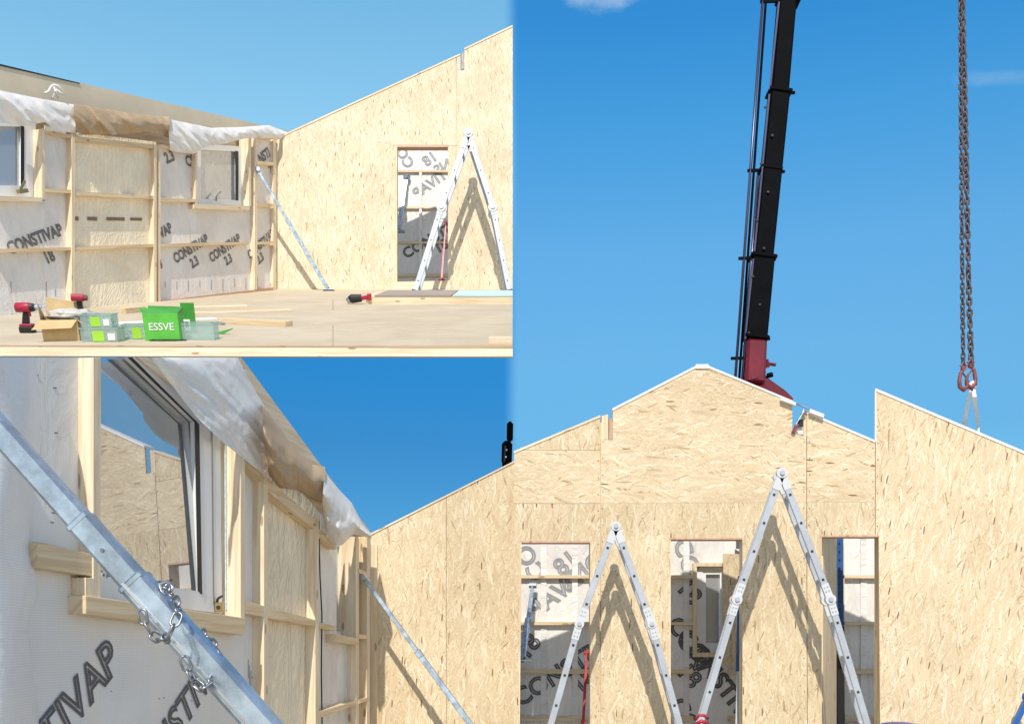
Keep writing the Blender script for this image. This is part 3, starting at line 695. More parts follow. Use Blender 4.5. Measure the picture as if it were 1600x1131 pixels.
# cordless tool lying
t = thing('cordless_tool', 'black and red cordless tool lying on its side in the middle of the deck', 'tool', fl1(559, 474)); T = place(559, 475, 0)
mk('body', T(tube([(-.12, 0, .06), (-.09, 0, .075), (.06, 0, .085)], [.05, .065, .055], 12)), 'dark', t)
mk('head', T(tube([(-.16, 0, .04), (-.12, 0, .06)], [.035, .05], 12)), 'steel', t)
mk('grip', T(beam((.05, 0, .08), (.16, 0, .10), .05, .06)), 'toolred', t, bevel=.01)
mk('battery', T(box((.18, 0, .10), .06, .09, .10)), 'toolred', t, bevel=.01)

# ================================================================== B. near side wall and gable (lower left)
GD = 9.6; KD = .20; X0 = (.1375+KD)*GD
W3 = Plane((-X0, 0, EYE), (1, -KD, 0), (KD, 1, 0)); R3 = Vector((KD, 1, 0)).normalized()
G3 = Plane((0, GD, EYE), (0, -1, 0), (1, 0, 0))
nw = thing('framed_wall', 'close timber framed side wall with large window, printed membrane and draped flaps', 'wall', W3.pt(300, 'g'))
def w3(name, pts, nf, nb, m, long=None, bevel=0, parent=None, **k): return mk(name, prism(W3, pts, nf, nb), m, parent or nw, long=long or R3, bevel=bevel, **k)
m1 = w3('membrane', [(-40, 558.5), (150, 558.5), (150, 'g'), (-40, 'g')], 0, -.01, 'film_grid')
m2 = w3('membrane', [(150, 948), (381, 978), (381, 'g'), (150, 'g')], 0, -.01, 'film_grid')
m3 = w3('membrane', [(381, 660), (414, 705), (414, 'g'), (381, 'g')], 0, -.01, 'film_grid')
w3('cream_film', [(414, 705), (495, 795), (495, 'g'), (414, 'g')], 0, -.01, 'film_beige', Z)
m4 = w3('membrane', [(495, 795), (526, 830), (526, 'g'), (495, 'g')], 0, -.01, 'film')
m5 = w3('membrane', [(526, 996), (561, 1000), (561, 'g'), (526, 'g')], 0, -.01, 'film')
m6 = w3('membrane', [(561, 838), (579.6, 838), (579.6, 'g'), (561, 'g')], 0, -.01, 'film')
w3('rim_board', [(340, 558.5), (377, 558.5), (581, 834), (580, 842), (400, 640), (352, 600)], -.03, -.19, 'pine_pale')
w3('sheathing', [(-40, 559), (150, 559), (150, 'g'), (-40, 'g')], -.19, -.2, 'pine'); w3('sheathing', [(345, 640), (526, 800), (526, 'g'), (345, 'g')], -.19, -.2, 'pine')
def stud3(pts, nf=.085, nb=0, m='pine_pale'): return w3('stud', pts, nf, nb, m, Z, .002)
stud3([(146, 558.5), (158, 558.5), (158, 934), (146, 932)], .085, -.22)
stud3([(376, 672), (383, 680), (383, 968), (376, 967)], .085, -.22)
stud3([(412.5, 744), (419, 750), (419, 'g'), (412.5, 'g')], .085, .0)
stud3([(493, 806), (498.5, 812), (498.5, 'g'), (493, 'g')], .085, 0)
stud3([(556, 838), (561, 842), (561, 'g'), (556, 'g')], .078, -.14)
stud3([(573.5, 838), (578, 838), (578, 'g'), (573.5, 'g')], .085, 0, 'pine')
stud3([(134, 902), (146, 903), (146, 957), (134, 956)], .085, 0)
for pts in ([(384, 706), (412.5, 736), (412.5, 752), (384, 722)], [(419, 748), (493, 812), (493, 826), (419, 768)], [(498.5, 826), (526, 848), (526, 858), (498.5, 838)],
            [(384, 938), (412.5, 946), (412.5, 963), (384, 958)], [(419, 948), (493, 968), (493, 978), (419, 965)], [(499, 972), (526, 978), (526, 985), (499, 981)],
            [(499, 1111), (556, 1094), (556, 1101), (499, 1121)], [(561, 1093), (577, 1088), (577, 1093), (561, 1099)], [(561, 990), (573, 992), (573, 998), (561, 997)], [(561, 888), (573, 893), (573, 899), (561, 895)]):
    w3('rail', pts, .085, .0, 'pine', bevel=.001)
w3('rail', [(60, 846), (146, 866), (146, 900), (60, 886)], .078, 0, 'pine', bevel=.003)
# near roll of netting at the very left
V, F = [], []
k = 60
for j in range(k+1):
    y = 558.5+(1500-558.5)*j/k
    for i in range(17):
        a = i/16; px = -60+a*(112+10*math.sin(y*.012)+(18 if 850 < y < 980 else 0)*math.sin((y-850)/130*math.pi)**2)
        nn = .02+.12*math.sin(a*math.pi)**.7+.006*math.sin(a*9+y*.02)
        V.append(W3.pt(px, y, nn))
for j in range(k):
    for i in range(16): F.append((j*17+i, j*17+i+1, (j+1)*17+i+1, (j+1)*17+i))
tag(mk('net_roll', (V, F), 'film_roll', loc=V[16], smooth=True, double=True, long=Z), 'white reinforced sheet rolled upright against the close side wall', 'sheeting')
# large window
wn = mk('window', join(prism(W3, [(308, 640), (344, 676), (347, 958), (314, 925)], -.02, -.07), prism(W3, [(150, 900), (314, 924), (347, 958), (150, 934)], -.02, -.07),
                       prism(W3, [(206, 558.5), (222, 558.5), (344, 676), (310, 660)], -.02, -.07)), 'pvc', nw, label='large near window with white frame')
pane = [W3.pt(140, 899, -.040), W3.pt(312, 925, -.040), W3.pt(310, 660, -.068), W3.pt(306, 657, -.069), W3.pt(206, 558.8, -.080), W3.pt(140, 558.8, -.080)]
pn = (pane[1]-pane[0]).cross(pane[5]-pane[0]).normalized()      # the sash stands tilted a touch outwards at its top
pane = [p-pn*(p-pane[0]).dot(pn) for p in pane]
mk('pane', extr(pane, -W3.nrm*.004), 'glass', wn)
mk('gasket', join(prism(W3, [(306, 657), (311.5, 663), (316, 928), (311, 923)], -.014, -.024), prism(W3, [(202, 558.5), (207, 558.5), (311, 663), (306, 659)], -.014, -.024)), 'dark', wn)
mk('frame_bead', prism(W3, [(330, 664), (332, 666), (335, 944), (333, 942)], -.016, -.022), 'greyboard', wn)
mk('sill_board', prism(W3, [(134, 930), (383, 965), (383, 992), (134, 959)], .10, -.2), 'pine', wn, long=R3, bevel=.003)
mk('header', prism(W3, [(215, 558.5), (262, 558.5), (384, 672), (380, 690)], .0, -.14), 'pine_pale', wn, long=R3)
mk('jamb_tape', prism(W3, [(352, 690), (355, 694), (356, 952), (353, 952)], -.012, -.018), 'tape', wn)
lettering('3)', W3.pt(228, 612, -.03), R3, Z, W3.nrm, .035, -10, wn, 'print', outline=0)
lettering('VELUXA', W3.pt(149.5, 650, .0515), Z, -R3, W3.nrm, .0001, 0, wn) if False else None
# stamp ink marks on the near stud
for i in range(5): mk('ink_mark', prism(W3, [(150, 628+i*9), (154, 629+i*9), (154, 633+i*9), (151, 632+i*9)], .0790, .078), 'print_soft', nw)
# lock bracket with a black lever, standing on the sill, and one behind the big brace
for (px, py, s_) in ((340, 956, 1.0), (262, 928, .8)):
    b0 = W3.pt(px, py, -.005); lk = thing('window_catch', 'brass window catch with black lever standing on the sill' if s_ == 1 else 'small window catch with black lever just behind the steel brace', 'catch', b0)
    mk('plate', box(b0+Vector((-.02*s_, 0, .05*s_)), .01*s_, .05*s_, .10*s_), 'steel', lk)
    mk('lock_body', box(b0+Vector((.01*s_, .0, .032*s_)), .05*s_, .05*s_, .062*s_), 'brass', lk, bevel=.006)
    mk('keyhole', disc(b0+Vector((.012, -.027, .03)), Y, .014*s_, .006, 12), 'hole', lk)
    mk('lever', tube([b0+Vector((-.005*s_, 0, .05*s_)), b0+Vector((0, 0, .085*s_)), b0+Vector((.02*s_, 0, .10*s_)), b0+Vector((.035*s_, 0, .11*s_))], [.01*s_, .008*s_, .008*s_, .004*s_], 8), 'dark', lk, smooth=True)
# second, far window
wn = mk('window', join(prism(W3, [(549, 838), (556, 842), (556, 1000), (549, 998)], -.06, -.1), prism(W3, [(524, 985), (549, 990), (549, 998), (524, 994)], -.06, -.1)), 'pvc', nw, label='narrow far window next to the gable')
mk('pane', prism(W3, [(524, 838), (549, 838), (549, 990), (524, 985)], -.085, -.088), 'glass', wn)
mk('gasket', prism(W3, [(547, 838), (549.5, 838), (549.5, 991), (547, 990)], -.055, -.06), 'dark', wn)
mk('sill_board', prism(W3, [(526, 990), (561, 998), (561, 1007), (526, 1003)], .10, -.1), 'pine', wn, long=R3)
# cable hanging on the stud
mk('cable', tube([W3.pt(498, 812, .06), W3.pt(500, 900, .065), W3.pt(503, 960, .07), W3.pt(502, 1050, .06), W3.pt(504, 1180, .06)], .006, 6), 'dark', nw)
# prints on the near membrane
lettering('TIVAP', W3.pt(126, 1088, .003), R3, Z, W3.nrm, .28, 36, m2, outline=.03)
lettering('CONSTIV', W3.pt(262, 1150, .003), R3, Z, W3.nrm, .28, 36, m2, outline=.03)
lettering('18', W3.pt(399, 1090, .003), R3, Z, W3.nrm, .2, 38, m3, 'print_soft', outline=.04)
for i in range(10): w3('nail_mark', [(388+i*2.1, 1030+(i % 4)*9), (388.7+i*2.1, 1030+(i % 4)*9), (388.7+i*2.1, 1060+(i % 3)*14), (388+i*2.1, 1058+(i % 3)*14)], .003, .001, 'print_soft', parent=m3)
for i in range(14):
    a = random.uniform(60, 360); y = random.choice((1030, 1078, 1090))+random.uniform(-3, 3)
    if a > 150: w3('staple', [(a, y), (a+2.2, y+.5), (a+2.2, y+1.8), (a, y+1.3)], .003, 0, 'print_soft', parent=m2)
for px, y in ((58, 585), (86, 605), (58, 658), (88, 675), (80, 742), (84, 800), (82, 815), (84, 880)):
    w3('staple', [(px-2.5, y), (px+2.5, y+.6), (px+2.5, y+2), (px-2.5, y+1.4)], .003, 0, 'print', parent=m1)
# draped flaps
flap('film_flap', 'white membrane flap draped over the top of the close side wall, above the big window', W3, [(262, 558.6), (330, 558.6), (372, 558.6), (396, 606), (413, 634)], [(236, 558.6), (270, 604), (310, 655), (350, 692), (416, 745)], 'film_white', bulge=.02, wr=.022, fr=4.2, n0=.095, seed=21, nu=130, nv=44)
flap('paper_flap', 'brown kraft flap rolled over the top of the close side wall', W3, [(409, 632), (430, 660), (452, 690), (488, 725), (508, 729)], [(413, 700), (420, 742), (436, 762), (464, 766), (492, 782), (509, 789)], 'film_kraft', bulge=.15, wr=.07, fr=2.6, n0=.09, seed=25, nu=120, nv=44)
flap('film_flap', 'bulging white membrane bundle hanging at the top of the close side wall by the gable', W3, [(507, 738), (530, 765), (550, 786), (566, 818), (580, 834)], [(503, 792), (510, 838), (524, 856), (536, 850), (552, 834), (579, 840)], 'film_white', bulge=.15, wr=.08, fr=2.4, n0=.09, seed=31, nu=120, nv=44)
g = box(W3.pt(378, 577, -.0), .02, .05, .03)
tag(mk('blue_clip', g, 'blue', loc=W3.pt(378, 577)), 'tiny blue clip on the rim above the white flap', 'clip')
# gable
g3 = thing('gable_wall', 'strand board gable wall closing the lower left room, behind the thin slanting brace', 'wall', G3.pt(690, 'g'))
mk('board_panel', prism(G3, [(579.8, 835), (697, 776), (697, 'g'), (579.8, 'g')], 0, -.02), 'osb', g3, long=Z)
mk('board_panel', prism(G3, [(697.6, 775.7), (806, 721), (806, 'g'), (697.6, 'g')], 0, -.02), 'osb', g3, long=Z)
mk('rake_strip', prism(G3, [(579, 833), (804, 719.6), (804, 722), (579, 835.6)], .01, -.15), 'pine_pale', g3)
mk('seam_stud', prism(G3, [(692, 800), (703, 800), (703, 'g'), (692, 'g')], -.021, -.1), 'pine', g3)
mk('corner_batten', prism(G3, [(580, 850), (589, 850), (593, 'g'), (580, 'g')], .02, .001), 'pine', g3, long=Z)
mk('rear_frame', prism(G3, [(580, 842), (802.5, 730), (802.5, 'g'), (580, 'g')], -.14, -.16), 'film', g3)
a = W3.pt(566, 899, .08); b = P(735, 1131, 8.95); k = (a.z-.0)/(a.z-b.z); b2 = a+(b-a)*k
brace('thin steel brace slanting down in front of the strand board gable, lower left room', a, b2, .05, joint=.33)
# the big close brace
t = thing('wall_brace', 'big blue grey galvanised box section brace with safety chains, slanting across the close window', 'brace', P(900, 1131+520, 1.55))
dB = 1.55
def bp(x, off=0.0, d=dB):      # along the brace axis by photo column
    return P(x, 690+(x-15)*1.117+off, d)
segs = [('inner_tube', -70, 128, .035), ('middle_tube', 122, 212, .0385), ('outer_tube', 206, 900, .044)]
for nme, a, b, wd in segs:
    u = (bp(b)-bp(a)).normalized()
    o = mk(nme, beam(bp(a), bp(b), wd, wd*1.0, up=Vector((0, -1, -.02))), 'steel', t, bevel=wd*.13)
u = (bp(400)-bp(100)).normalized(); s_ = u.cross(Y).normalized()
for (x, wd) in ((124, .0385), (208, .044)):
    mk('collar', beam(bp(x), bp(x)+u*.012, wd*1.03, wd*1.03, up=Vector((0, -1, -.02))), 'steel', t, bevel=.003)
mk('edge_lip', beam(bp(208)+Vector((0, -.0235, 0))-s_*.010, bp(900)+Vector((0, -.0235, 0))-s_*.010, .003, .004), 'chrome', t)
for x in (168,): mk('rivet', disc(bp(x)+Vector((0, -.0205, 0)), Y, .003, .003, 10), 'linkzinc', t)
mk('foot_plate', box(bp(900), .2, .16, .02), 'steel', t)
mk('end_plate', disc(bp(-70), Y, .035, .05, 14), 'steel', t)
def linkmesh(L, Wd, r, k=18, c=7):
    pts = []
    for i in range(k):
        a = 2*math.pi*i/k; x = math.cos(a)*Wd/2; z = math.sin(a)*Wd/2+(1 if math.sin(a) > 0 else -1)*(L-Wd)/2
        pts.append(Vector((x, 0, z)))
    return tube(pts, r, c, closed=True)
def chain(parent, pts, L, Wd, r, m, wobble=.0, name='link', align='', twist0=0.0):
    """links of one shared mesh strung along a polyline, each turned a quarter against the next"""
    pts = [Vector(p) for p in pts]; tot = sum((pts[i+1]-pts[i]).length for i in range(len(pts)-1))
    pitch = L-2*r*1.05; n = max(2, int(tot/pitch)); q = resample(pts, n+1); first = None
    for i in range(n):
        c = (q[i]+q[i+1])/2; u = (q[i+1]-q[i]).normalized()
        a = u.cross(Y if abs(u.y) < .9 else X).normalized(); b = u.cross(a)
        tw = twist0+(math.pi/2)*(i % 2)+random.uniform(-wobble, wobble)
        a2 = a*math.cos(tw)+b*math.sin(tw); b2 = a2.cross(u)*-1
        R = Matrix((a2, b2, u)).transposed().to_4x4()
        if first is None:
            gm = linkmesh(L, Wd, r); first = mk(name, ([v+OFF[parent] for v in gm[0]], gm[1]), m, parent, smooth=True, long=Z); o = first
        else: o = first.copy(); C.objects.link(o); o.parent = parent
        o.matrix_local = Matrix.Translation(c-OFF[parent]) @ R
for nm, pp, lab in (('a', [(221, 953, 1.50), (226, 975, 1.50), (236, 990, 1.50), (250, 999, 1.49), (262, 998, 1.46), (270, 980, 1.46), (279, 958, 1.47), (276, 940, 1.49), (262, 922, 1.51), (256, 912, 1.56)], 'zinc safety chain looped over the big brace, upper of the two'),
                    ('b', [(286, 1026, 1.50), (294, 1045, 1.5), (301, 1062, 1.5), (312, 1076, 1.49), (325, 1072, 1.50), (330, 1060, 1.53)], 'zinc safety chain hanging under the big brace, lower of the two'),
                    ('c', [(315, 985, 1.62), (320, 995, 1.6), (330, 1003, 1.58), (338, 1012, 1.57), (346, 1024, 1.56)], 'short end of zinc chain showing above the big brace')):
    pts = [P(*q) for q in pp]; ch = thing('safety_chain', lab, 'chain', pts[-1])
    chain(ch, pts, .0225, .013, .0020, 'linkzinc', .3)
    if nm == 'a': mk('snap_hook', linkmesh_geo if False else tube([P(250, 912, 1.53), P(262, 908, 1.53), P(270, 918, 1.52), P(264, 928, 1.52), P(254, 922, 1.53)], .003, 7, closed=True), 'chrome', ch, smooth=True)
# dark crane fitting over the gable edge
t = thing('crane_grab', 'rounded black crane fitting rising behind the lower left gable edge', 'crane', Vector((P(792, 0, 11.2).x, 11.2, 0)))
mk('mast', beam(Vector((P(790, 0, 11.2).x, 11.2, 0)), P(791, 720, 11.2), .09, .09), 'black', t)
mk('block', beam(P(791.5, 726, 11.2), P(792.5, 689, 11.2), .115, .12, up=Y), 'black', t, bevel=.035)
mk('upper_block', beam(P(796.5, 690, 11.25), P(797, 659, 11.25), .070, .12, up=Y), 'black', t, bevel=.028)
mk('side_plate', beam(P(788, 722, 11.12), P(789.5, 696, 11.12), .02, .02, up=X), 'dark', t, bevel=.004)
for q_ in ((790.5, 714), (791.5, 703)): mk('bolt', disc(P(*q_, 11.12), Y, .010, .03, 6), 'steel', t)

# ================================================================== C. main gable with crane (right)
D2 = 9.35
G2 = Plane((0, D2, EYE), (0, -1, 0), (1, 0, 0))
gw = thing('gable_wall', 'main strand board gable wall with peaked top, three doorways and two folding ladders before it', 'wall', G2.pt(1100, 'g'))
def g2(name, pts, m, nf=0, nb=-.02, long=Z, **k): return mk(name, prism(G2, pts, nf, nb), m, gw, long=long, **k)
g2('board_panel', [(803, 707.5), (937.6, 651), (937.6, 704.5), (803, 704.5+6)], 'osb', long=Z) if False else None
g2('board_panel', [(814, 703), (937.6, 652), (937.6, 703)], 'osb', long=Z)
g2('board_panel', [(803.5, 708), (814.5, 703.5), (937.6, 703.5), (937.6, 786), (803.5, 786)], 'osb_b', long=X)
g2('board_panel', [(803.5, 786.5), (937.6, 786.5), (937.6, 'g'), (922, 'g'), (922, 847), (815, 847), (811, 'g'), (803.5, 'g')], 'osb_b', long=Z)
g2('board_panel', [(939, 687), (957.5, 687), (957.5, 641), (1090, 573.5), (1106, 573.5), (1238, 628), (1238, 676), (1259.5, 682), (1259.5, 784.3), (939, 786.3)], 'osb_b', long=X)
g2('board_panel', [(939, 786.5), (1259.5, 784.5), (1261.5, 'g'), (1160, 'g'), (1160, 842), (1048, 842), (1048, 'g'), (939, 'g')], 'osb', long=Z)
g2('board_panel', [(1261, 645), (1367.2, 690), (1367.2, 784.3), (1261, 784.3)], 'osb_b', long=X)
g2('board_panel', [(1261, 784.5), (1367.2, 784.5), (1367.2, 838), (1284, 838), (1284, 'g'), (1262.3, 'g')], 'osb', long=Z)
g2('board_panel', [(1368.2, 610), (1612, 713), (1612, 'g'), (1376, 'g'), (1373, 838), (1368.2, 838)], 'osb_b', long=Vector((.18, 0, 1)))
g2('rake_strip', [(803, 704.5), (938, 648.5), (938, 652), (803, 708)], 'pine_pale', .008, -.14, None)
g2('rake_strip', [(957, 638), (1089, 570.5), (1089, 574), (957, 641.5)], 'white', .008, -.14, None)
g2('ridge_cap', [(1087.5, 569), (1107, 569), (1108, 575.5), (1087.5, 575.5)], 'white', .014, -.16, None)
g2('rake_strip', [(1107.5, 571.5), (1239, 626), (1239, 629), (1107.5, 575)], 'white', .008, -.14, None)
g2('rake_strip', [(1261, 642.5), (1367, 687.5), (1367, 691), (1261, 646)], 'white', .008, -.14, None)
g2('rake_strip', [(1368, 606.5), (1612, 709.5), (1612, 713.5), (1368, 610.5)], 'white', .008, -.025, None)
g2('edge_strip', [(1367.4, 610), (1369, 610), (1369, 690), (1367.4, 690)], 'white', .004, -.02, Z)
g2('post', [(940, 650), (950, 647), (950, 686.5), (940, 686.5)], 'pine', -.03, -.1)
g2('post', [(951, 652), (957, 655), (957, 686.5), (951, 686.5)], 'pine_red', -.09, -.13)
g2('post', [(1255.5, 643), (1260, 645), (1260, 682), (1255.5, 681)], 'pine', -.02, -.1)
g2('wall_bracket', [(1242, 664), (1255, 664), (1255, 678.5), (1242, 677)], 'white', -.04, -.08)
for (a_, t_, b_) in ((934, 660, 942), (1256, 690, 1265), (1364, 696, 1371.5)):
    g2('seam_stud', [(a_, t_), (b_, t_), (b_, 'g' if a_ != 1364 else 836), (a_, 'g' if a_ != 1364 else 836)], 'pine', -.021, -.09)
g2('seam_plate', [(806, 782), (1366, 780), (1366, 789), (806, 791)], 'pine', -.0215, -.085, X)
g2('seam_plate', [(814, 699), (934, 699), (934, 708), (806, 708)], 'pine', -.0215, -.085, X)
first = None
for px_, y0_, y1_ in ((935, 668, 1120), (942, 690, 1120), (1256.5, 690, 1120), (1264.5, 690, 830), (1371.5, 640, 830), (1364, 700, 830)):
    y_ = y0_
    while y_ < y1_:
        q_ = G2.pt(px_+random.uniform(-.6, .6), y_, .001)
        if first is None: first = mk('nail_head', ([v-q_+OFF[gw] for v in disc(q_, Y, .006, .003, 6)[0]], disc(q_, Y, .006, .003, 6)[1]), 'brown', gw); o_ = first
        else: o_ = first.copy(); C.objects.link(o_)
        o_.location = q_-OFF[gw]; y_ += 26
# doorway linings
for (l, r, top) in ((815, 922, 847), (1048, 1160, 842), (1284, 1374, 838)):
    g2('door_lining', [(l-3.5, top-3), (l, top-3), (l-(4 if l == 815 else 0), 'g'), (l-4, 'g')] if l == 815 else [(l-1.6, top), (l, top), (l, 'g'), (l-1.6, 'g')], 'pine', .003, -.15)
    g2('door_lining', [(l-3, top-2.4), (r, top-2.4), (r, top+.6), (l-3, top+.6)], 'pine_red', .004, -.15)
    g2('door_lining', [(r, top), (r+3, top), (r+3, 'g'), (r, 'g')], 'pine', -.021, -.15)
for k in range(7): pass
# room behind
B2 = Plane((0, D2+1.98, EYE), (0, -1, 0), (1, 0, 0))
bw = thing('framed_wall', 'membrane covered framed wall inside, seen through the three doorways of the main gable', 'wall', B2.pt(1100, 'g'))
mm = mk('membrane', prism(B2, [(804, 790), (1088, 790), (1088, 'g'), (804, 'g')], 0, -.01), 'film', bw, long=X)
mm2 = mk('membrane', prism(B2, [(1132, 790), (1450, 790), (1450, 'g'), (1132, 'g')], 0, -.01), 'film', bw, long=X)
mk('membrane', prism(B2, [(1088, 790), (1132, 790), (1132, 884), (1088, 884)], 0, -.01), 'film', bw, long=X)
mk('membrane', prism(B2, [(1088, 1020), (1132, 1020), (1132, 'g'), (1088, 'g')], 0, -.01), 'film', bw, long=X)
for y, th_ in ((898, 5), (971, 5), (1045, 7), (1118, 8)):
    for a, b in ((804, 940), (1040, 1083), (1138, 1180), (1316, 1390)):
        if y == 971 and a == 1040: y_, b = 966, 1083
        mk('rail', prism(B2, [(a, y), (b, y), (b, y+th_), (a, y+th_)], .06, .002), 'pine', bw, long=X)
for xx, m_ in ((845, 'film'), (894, 'film'), (1068, 'film'), (1345, 'film')):
    mk('stud', prism(B2, [(xx, 800), (xx+9, 800), (xx+9, 'g'), (xx, 'g')], .012, .003), m_, bw, long=Z)
mk('stud', prism(B2, [(1310, 800), (1319, 800), (1321, 'g'), (1312, 'g')], .06, .002), 'pine', bw, long=Z)
wn = mk('window', ringprism(B2, [(1089, 884), (1131, 884), (1131, 1019), (1089, 1019)], [(1098, 892), (1127, 892), (1127, 1010), (1098, 1010)], .0, -.07), 'pvc', bw, label='small white framed window with pale green slats outside')
mk('inner_frame', ringprism(B2, [(1098, 892), (1127, 892), (1127, 1010), (1098, 1010)], [(1103, 897), (1125, 897), (1125, 1004), (1103, 1004)], -.01, -.06), 'pvc', wn)
mk('pane', prism(B2, [(1103, 897), (1125, 897), (1125, 1004), (1103, 1004)], -.05, -.053), 'glass_far', wn)
mk('surround', ringprism(B2, [(1083, 879), (1134, 879), (1134, 1026), (1083, 1026)], [(1089, 884.4), (1131, 884.4), (1131, 1019), (1089, 1019)], .06, -.05), 'pine', wn)
ob = thing('green_rack', 'pale green slatted rack standing outside the small window', 'rack', B2.pt(1114, 'g', -.6))
mk('frame', join(beam(B2.pt(1104, 'g', -.6), B2.pt(1104, 890, -.6), .05, .05), beam(B2.pt(1126, 'g', -.6), B2.pt(1126, 890, -.6), .05, .05)), 'tape', ob)
for i in range(14): mk('slat', prism(B2, [(1104, 900+i*8), (1126, 898+i*8), (1126, 902+i*8), (1104, 904.5+i*8)], -.58, -.62), 'plaster' if i % 2 else 'tape', ob)
mk('backing', prism(B2, [(1100, 892), (1130, 892), (1130, 'g'), (1100, 'g')], -.66, -.68), 'greyboard', ob)
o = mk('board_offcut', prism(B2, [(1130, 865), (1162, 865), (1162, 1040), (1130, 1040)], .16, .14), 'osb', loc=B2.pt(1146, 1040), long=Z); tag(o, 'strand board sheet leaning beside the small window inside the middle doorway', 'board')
for t_, px, py, a, mr, sf in (('CO', 828, 880, -60, True, 1), ('18', 885, 880, 38, True, 1), ('CONS', 922, 885, 38, True, 1), ('TIVAP', 872, 925, 38, True, 1), ('18', 826, 1010, 50, False, 0), ('CONSTIVAP', 893, 1040, 32, False, 0), ('18', 912, 1062, 40, False, 0),
                              ('CO', 1072, 870, -70, False, 1), ('18', 1076, 925, -50, False, 0), ('CON', 1074, 1005, -60, False, 0), ('18', 1076, 1055, -50, False, 0), ('CO', 1070, 1118, -60, False, 0)):
    lettering(t_, B2.pt(px, py, .002), X, Z, -Y, .27, a, mm, 'print_soft' if sf else 'print', mirror=mr, outline=.035)
for t_, px, py, a in (('CONSTIVAP', 1128, 1068, -52), ('ST', 1098, 1033, -70)):
    lettering(t_, B2.pt(px, py, .004), X, Z, -Y, .27, a, mm2, 'print', outline=.04)
lettering('5', B2.pt(1158, 855, .004), X, Z, -Y, .27, 0, mm2, 'print', outline=.06)
# partition seen edge-on in the right doorway, and blue level strip
pp = thing('partition_board', 'plain pale board standing edge-on just inside the right doorway', 'board', P(1295, 1200, D2+.6))
x0, x1 = G2.pt(1286, 'g', -.16), B2.pt(1307, 'g', .9)
mk('panel', extr([Vector((x0.x, x0.y, 0)), Vector((x1.x, x1.y, 0)), Vector((x1.x, x1.y, 3.0)), Vector((x0.x, x0.y, 2.9))], Vector((-.03, 0, 0))), 'pine', pp, long=Z)
bs = thing('blue_prop', 'slim blue prop with black lower half inside the right doorway', 'prop', P(1313, 1240, D2+1.3))
mk('upper_tube', beam(P(1311.5, 820, D2+1.3), P(1312.5, 978, D2+1.3), .055, .06, up=X), 'blue', bs)
mk('lower_tube', beam(P(1312.5, 978, D2+1.3), Vector((P(1314, 0, D2+1.3).x, D2+1.3, 0)), .055, .07, up=X), 'dark', bs)
for i in range(10): mk('pin_hole', disc(P(1311.6+i*.1, 848+i*13, D2+1.26), Y, .008, .006, 8), 'hole', bs)
# props and braces in the doorways
brace('steel brace hanging from the far wall inside the left doorway', B2.pt(833, 912, .10), B2.pt(816, 1032, .75), .06)
brace('red prop leaning inside the left doorway behind the ladder', P(917, 1016, D2+.45), P(905, 1245, D2+.1), .036, 'red', name='red_prop')
a, b = P(1158, 900, D2+.5), P(1151, 1200, D2+.3)
t = thing('blue_prop', 'slim blue and white prop leaning inside the middle doorway behind the ladder', 'prop', b)
mk('upper_tube', beam(a, a.lerp(b, .5), .05, .05), 'blue', t); mk('lower_tube', beam(a.lerp(b, .5), b, .035, .035), 'hinge', t)
# ladders
ladder('shorter aluminium folding ladder before the main gable, left of the middle doorway', (962, 822), (905, 974), (822, 1268), (1018, 974), (1100, 1268), D2-.60, D2-.35, LG, hr=.041)
ladder('taller aluminium folding ladder before the main gable, between the middle and right doorways', (1221, 739), (1151, 936), (1052, 1272), (1297, 936), (1397, 1272), D2-.60, D2-.36, LG, hr=.045)
# red strap at the tall ladder, blue things at the lower edge
g = join(tube([P(1086, 1124, D2-1), P(1092, 1117, D2-1.03), P(1100, 1117, D2-1.03), P(1106, 1122, D2-1)], .013, 8), tube([P(1087, 1131, D2-1), P(1096, 1126, D2-1.03), P(1106, 1130, D2-1)], .016, 8))
tag(mk('red_strap', g, 'toolred', loc=P(1096, 1125, D2-1), smooth=True), 'red strap wrapped on the left leg of the taller ladder', 'strap')
c = P(1405, 1128, D2-.7); g = tube([Vector((c.x, c.y, 0)), Vector((c.x, c.y, c.z-.06)), Vector((c.x, c.y, c.z-.01)), Vector((c.x, c.y, c.z))], [.11, .15, .145, .08], 24)
tag(mk('barrel', g, 'purple', loc=(c.x, c.y, 0)), 'dark blue rounded barrel top right of the right doorway', 'barrel')
a, b = P(1607, 1086, D2-.25), P(1577, 1149, D2-.6); k = a.z/(a.z-b.z)
brace('blue brace leaning against the gable at the lower right corner', a, a+(b-a)*k, .06, 'blue')
# knots and tie on the rake
t = thing('rake_tie', 'white plates joined by a thin rod across the gap in the main gable slope', 'tie', G2.pt(1250, 640))
mk('plate', prism(G2, [(1221, 620), (1244, 629), (1243, 633), (1220, 624.5)], .05, -.0), 'white', t)
mk('plate', prism(G2, [(1266, 638.5), (1288, 647), (1287, 652), (1265, 644)], .05, -.0), 'white', t)
mk('rod', tube([G2.pt(1238, 628, .03), G2.pt(1272, 642, .03)], .008, 8), 'steel', t)
mk('hook', tube([G2.pt(1256, 640, .02), G2.pt(1254, 648, .03), G2.pt(1258, 643, .03)], .01, 8), 'steel', t)
t = thing('ratchet_strap', 'brown and white ratchet strap hanging in the gap of the main gable slope', 'strap', G2.pt(1248, 678))
mk('webbing', beam(G2.pt(1256, 642, .03), G2.pt(1243, 664, .02), .03, .006), 'sling', t)
mk('handle', join(beam(G2.pt(1259, 643, .02), G2.pt(1252, 648, .03), .02, .02), beam(G2.pt(1246, 662, .02), G2.pt(1239, 676, .02), .022, .03)), 'hookred', t)
mk('buckle', box(G2.pt(1250, 661, -.02), .05, .03, .06), 'dark', t)

